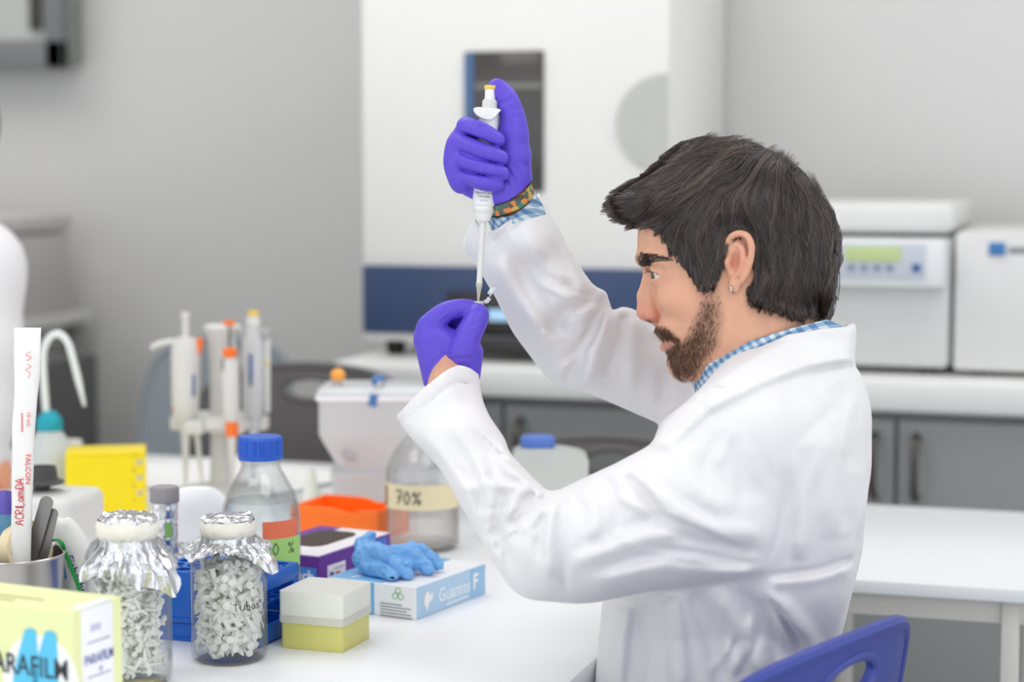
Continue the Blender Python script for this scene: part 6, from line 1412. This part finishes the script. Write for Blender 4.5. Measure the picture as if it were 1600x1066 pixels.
obj('tip', lathe([(r_(1.2), zp(474)), (r_(2.4), zp(462)), (r_(4.0), zp(450)), (r_(5.2), zp(446)), (r_(5.2), zp(442.5)), (r_(4.4), zp(442.5))], 20), glassmat('tip plastic clear', (238, 238, 226), .2, .5, (236, 236, 222), 1.35, .8), pt)
cg = lathe([(r_(11), zp(174)), (r_(11.4), zp(172)), (r_(11.4), zp(159)), (r_(10), zp(156))], 60); v = cg[0]; an = np.arctan2(v[:, 1], v[:, 0]); v[:, 0] += np.cos(an)*.00025*np.sign(np.sin(an*24)); v[:, 1] += np.sin(an)*.00025*np.sign(np.sin(an*24))
obj('volume_ring', cg, PG_, pt, 30)
obj('plunger', lathe([(r_(8.6), zp(158)), (r_(8.8), zp(141)), (r_(8.2), zp(139))], 28), PW_, pt)
obj('button', lathe([(r_(9.5), zp(140)), (r_(10.4), zp(138.5)), (r_(10.4), zp(135)), (r_(9), zp(134)), (0, zp(133.6))], 28), mat('yellow button cap', (232, 200, 92), .4), pt)
hk = [(-24, -1), (-23, -6), (-17, -12), (-8, -16), (2, -17), (9, -13), (14, -6), (16, 0), (-14, 1.5)]
hkp = [(x/S0, y/S0) for x, y in spline(hk, 4, True)]
obj('finger_rest', xf(prism(hkp, .020), M=Matrix.Translation((0, .006, zp(172))) @ Matrix(((1, 0, 0, 0), (0, 0, -1, -.0), (0, 1, 0, 0), (0, 0, 0, 1)))), PW_, pt, 50)
for s_, q in (('PhysioCare', 303), ('Concept', 308)):
    obj('lettering', wrap_cyl(xf(text_geo(s_, .0042), (0, zp(q), 0)), r_(18.3)+.0001, -.05), mat('grey print', (140, 142, 146), .6), pt, 0)
obj('lettering', wrap_cyl(xf(pen_geo([[(-.004, .001), (-.002, -.001), (.001, 0), (.005, -.001)]], .0002), (0, zp(314), 0)), r_(18.3), -.05), mat('grey print', (140, 142, 146), .6), pt)
# microtube pinched below it
mc = thing('microtube', 'tiny open microtube pinched between gloved fingers under the pipette tip', 'tube')
mo = to_world([U(748.5, 476, 0)])[0]; mc.matrix_world = Matrix(((RT[0], FW[0], UP[0], mo[0]), (RT[1], FW[1], UP[1], mo[1]), (RT[2], FW[2], UP[2], mo[2]), (0, 0, 0, 1)))
CLR = glassmat('microtube clear', (250, 251, 251), .12, .62, (242, 244, 244), 1.4, .7)
obj('wall', lathe([(.0008, -.034), (.0032, -.022), (.0048, -.008), (.0050, .0022), (.0062, .0022), (.0062, .0036), (.0042, .0036), (.0040, -.006)], 20), CLR, mc)
obj('hinge', tube([(.0055, 0, .003), (.0085, 0, .0034), (.0112, 0, .0072)], .0010, 6, flat=2.5), CLR, mc)
obj('lid', xf(lathe([(.0062, 0), (.0062, .0016), (.0046, .0016), (.0044, .005), (.0036, .005), (.0034, .0018), (0, .0018)], 20), (.0152, 0, .0130), (0, math.radians(-58), 0)), CLR, mc)
# ------------------------------------------------------------------ his blue chair
A = G(1135, 1064, .825); B = G(1385, 966, .825); dv_ = (B-A)/np.linalg.norm(B-A); fc = np.array((-dv_[1], dv_[0], 0))
if fc @ lat < 0: fc = -fc
cen = B-dv_*.165+RT*.075; loc = cen+fc*.30
chair('shell_chair', 'bright blue shell chair with oval grip hole that the man sits on', (loc[0], loc[1], 0), math.atan2(-fc[0], fc[1]), (58, 70, 150), None, 'blue', .812)
# ------------------------------------------------------------------ second person, cut by the left edge of the frame
p2 = thing('person', 'person in a white coat cut off by the left edge behind the wrapped pipette', 'person')
Zq = 3.22
def Q_(px, py, dz=0): return At(px, py, Zq+dz)
ctr = [Q_(-30, 620), Q_(-40, 470), Q_(-70, 380)]
lo = np.min([Q_(-420, 1100), Q_(60, 150)], 0)-np.array((.1, .35, .1)); hi = np.max([Q_(-420, 1100), Q_(60, 150)], 0)+np.array((.1, .35, .25))
pvv = Vol(lo, hi, .011)
# coat: arm in view, torso beyond the frame
pvv.chain([Q_(-40, 420), Q_(-32, 540), Q_(-30, 640), Q_(-32, 712)], [.072, .068, .058, .046], .02)
pvv.cap(Q_(-40, 420), Q_(-200, 380, .05), .07, .085, .05); pvv.chain([Q_(-210, 400, .06), Q_(-215, 600, .06), Q_(-220, 840, .06)], [.13, .14, .15], .05); pvv.chain([Q_(-360, 420, .1), Q_(-400, 560, .1), Q_(-360, 690, .02)], [.075, .065, .05], .02)
V, Q = pvv.mesh(2); big_obj('lab_coat', V, Q, COAT, p2, 'white lab coat')
bvv = Vol(lo, hi+np.array((0, 0, .12)), .009)
hd = Q_(-95, 225, .03)
bvv.ell(hd, (.085, .10, .125), .02); bvv.cap(hd+np.array((0, 0, -.09)), Q_(-190, 400, .06), .055, .06, .03)
bvv.cap(hd+np.array((.075, -.02, -.01)), hd+np.array((.088, -.03, -.05)), .016, .010, .01); bvv.cap(hd+np.array((.05, -.09, -.03)), hd+np.array((.05, -.10, -.04)), .012, .012, .012)
bvv.chain([hd+np.array((0, 0, -.09)), Q_(-190, 400, .06), Q_(-44, 420), Q_(-34, 540), Q_(-32, 640), Q_(-32, 700)], [.05, .05, .04, .04, .035, .03], .01); bvv.cap(Q_(-32, 700), Q_(-12, 735), .028, .03, .01); 
for q in range(4): bvv.chain([Q_(-12, 735+q*4), Q_(6, 742+q*5), Q_(10, 752+q*4)], [.011, .0095, .0085], .004)
bvv.chain([Q_(-14, 728), Q_(4, 726), Q_(14, 736)], [.012, .010, .009], .004)
bvv.F = np.maximum(bvv.F, (BZ+.001-bvv.ax[2]).astype(np.float32)[None, None, :]) if False else bvv.F
V, Q = bvv.mesh(2); big_obj('body', V, Q, mat('plain skin', (228, 160, 128), .5, sss=.1), p2)
hvv = Vol(hd-.16, hd+.18, .008); hvv.ell(hd+np.array((-.01, .02, .035)), (.092, .102, .105), .01); hvv.ell(hd+np.array((.03, -.10, -.06)), (.08, .08, .10), .02, op='sub')
V, Q = hvv.mesh(2); big_obj('hair', V, Q, mat('dark brown hair 2', (50, 40, 34), .5, var=.3, scale=200), p2)
pl2 = Q_(-220, 900, .06); tq = Vol(np.array((pl2[0]-.4, pl2[1]-.7, 0)), np.array((pl2[0]+.4, pl2[1]+.4, .8)), .012)
for s in (-1, 1): a = np.array((pl2[0]+s*.09, pl2[1], .60)); tq.chain([a+np.array((0, 0, .1)), a, a+np.array((0, -.40, 0)), a+np.array((0, -.36, -.5))], [.12, .11, .075, .055], .03)
V, Q = tq.mesh(2); big_obj('trousers', V, Q, mat('dark blue denim', (52, 60, 84), .85), p2)
stl = thing('stool', 'round stool under the person at the left edge', 'stool', (pl2[0], pl2[1]+.02, 0))
obj('seat', lathe([(0, .44), (.15, .44), (.16, .455), (.16, .475), (.15, .485), (0, .487)], 40), mat('black rubber', (34, 34, 36), .7), stl)
obj('post', lathe([(.025, .05), (.025, .44)], 16), mat('chair steel', (150, 152, 155), .3, metal=1), stl)
obj('base', lathe([(.2, 0), (.2, .02), (.04, .05), (0, .05)], 32), mat('chair steel', (150, 152, 155), .3, metal=1), stl)
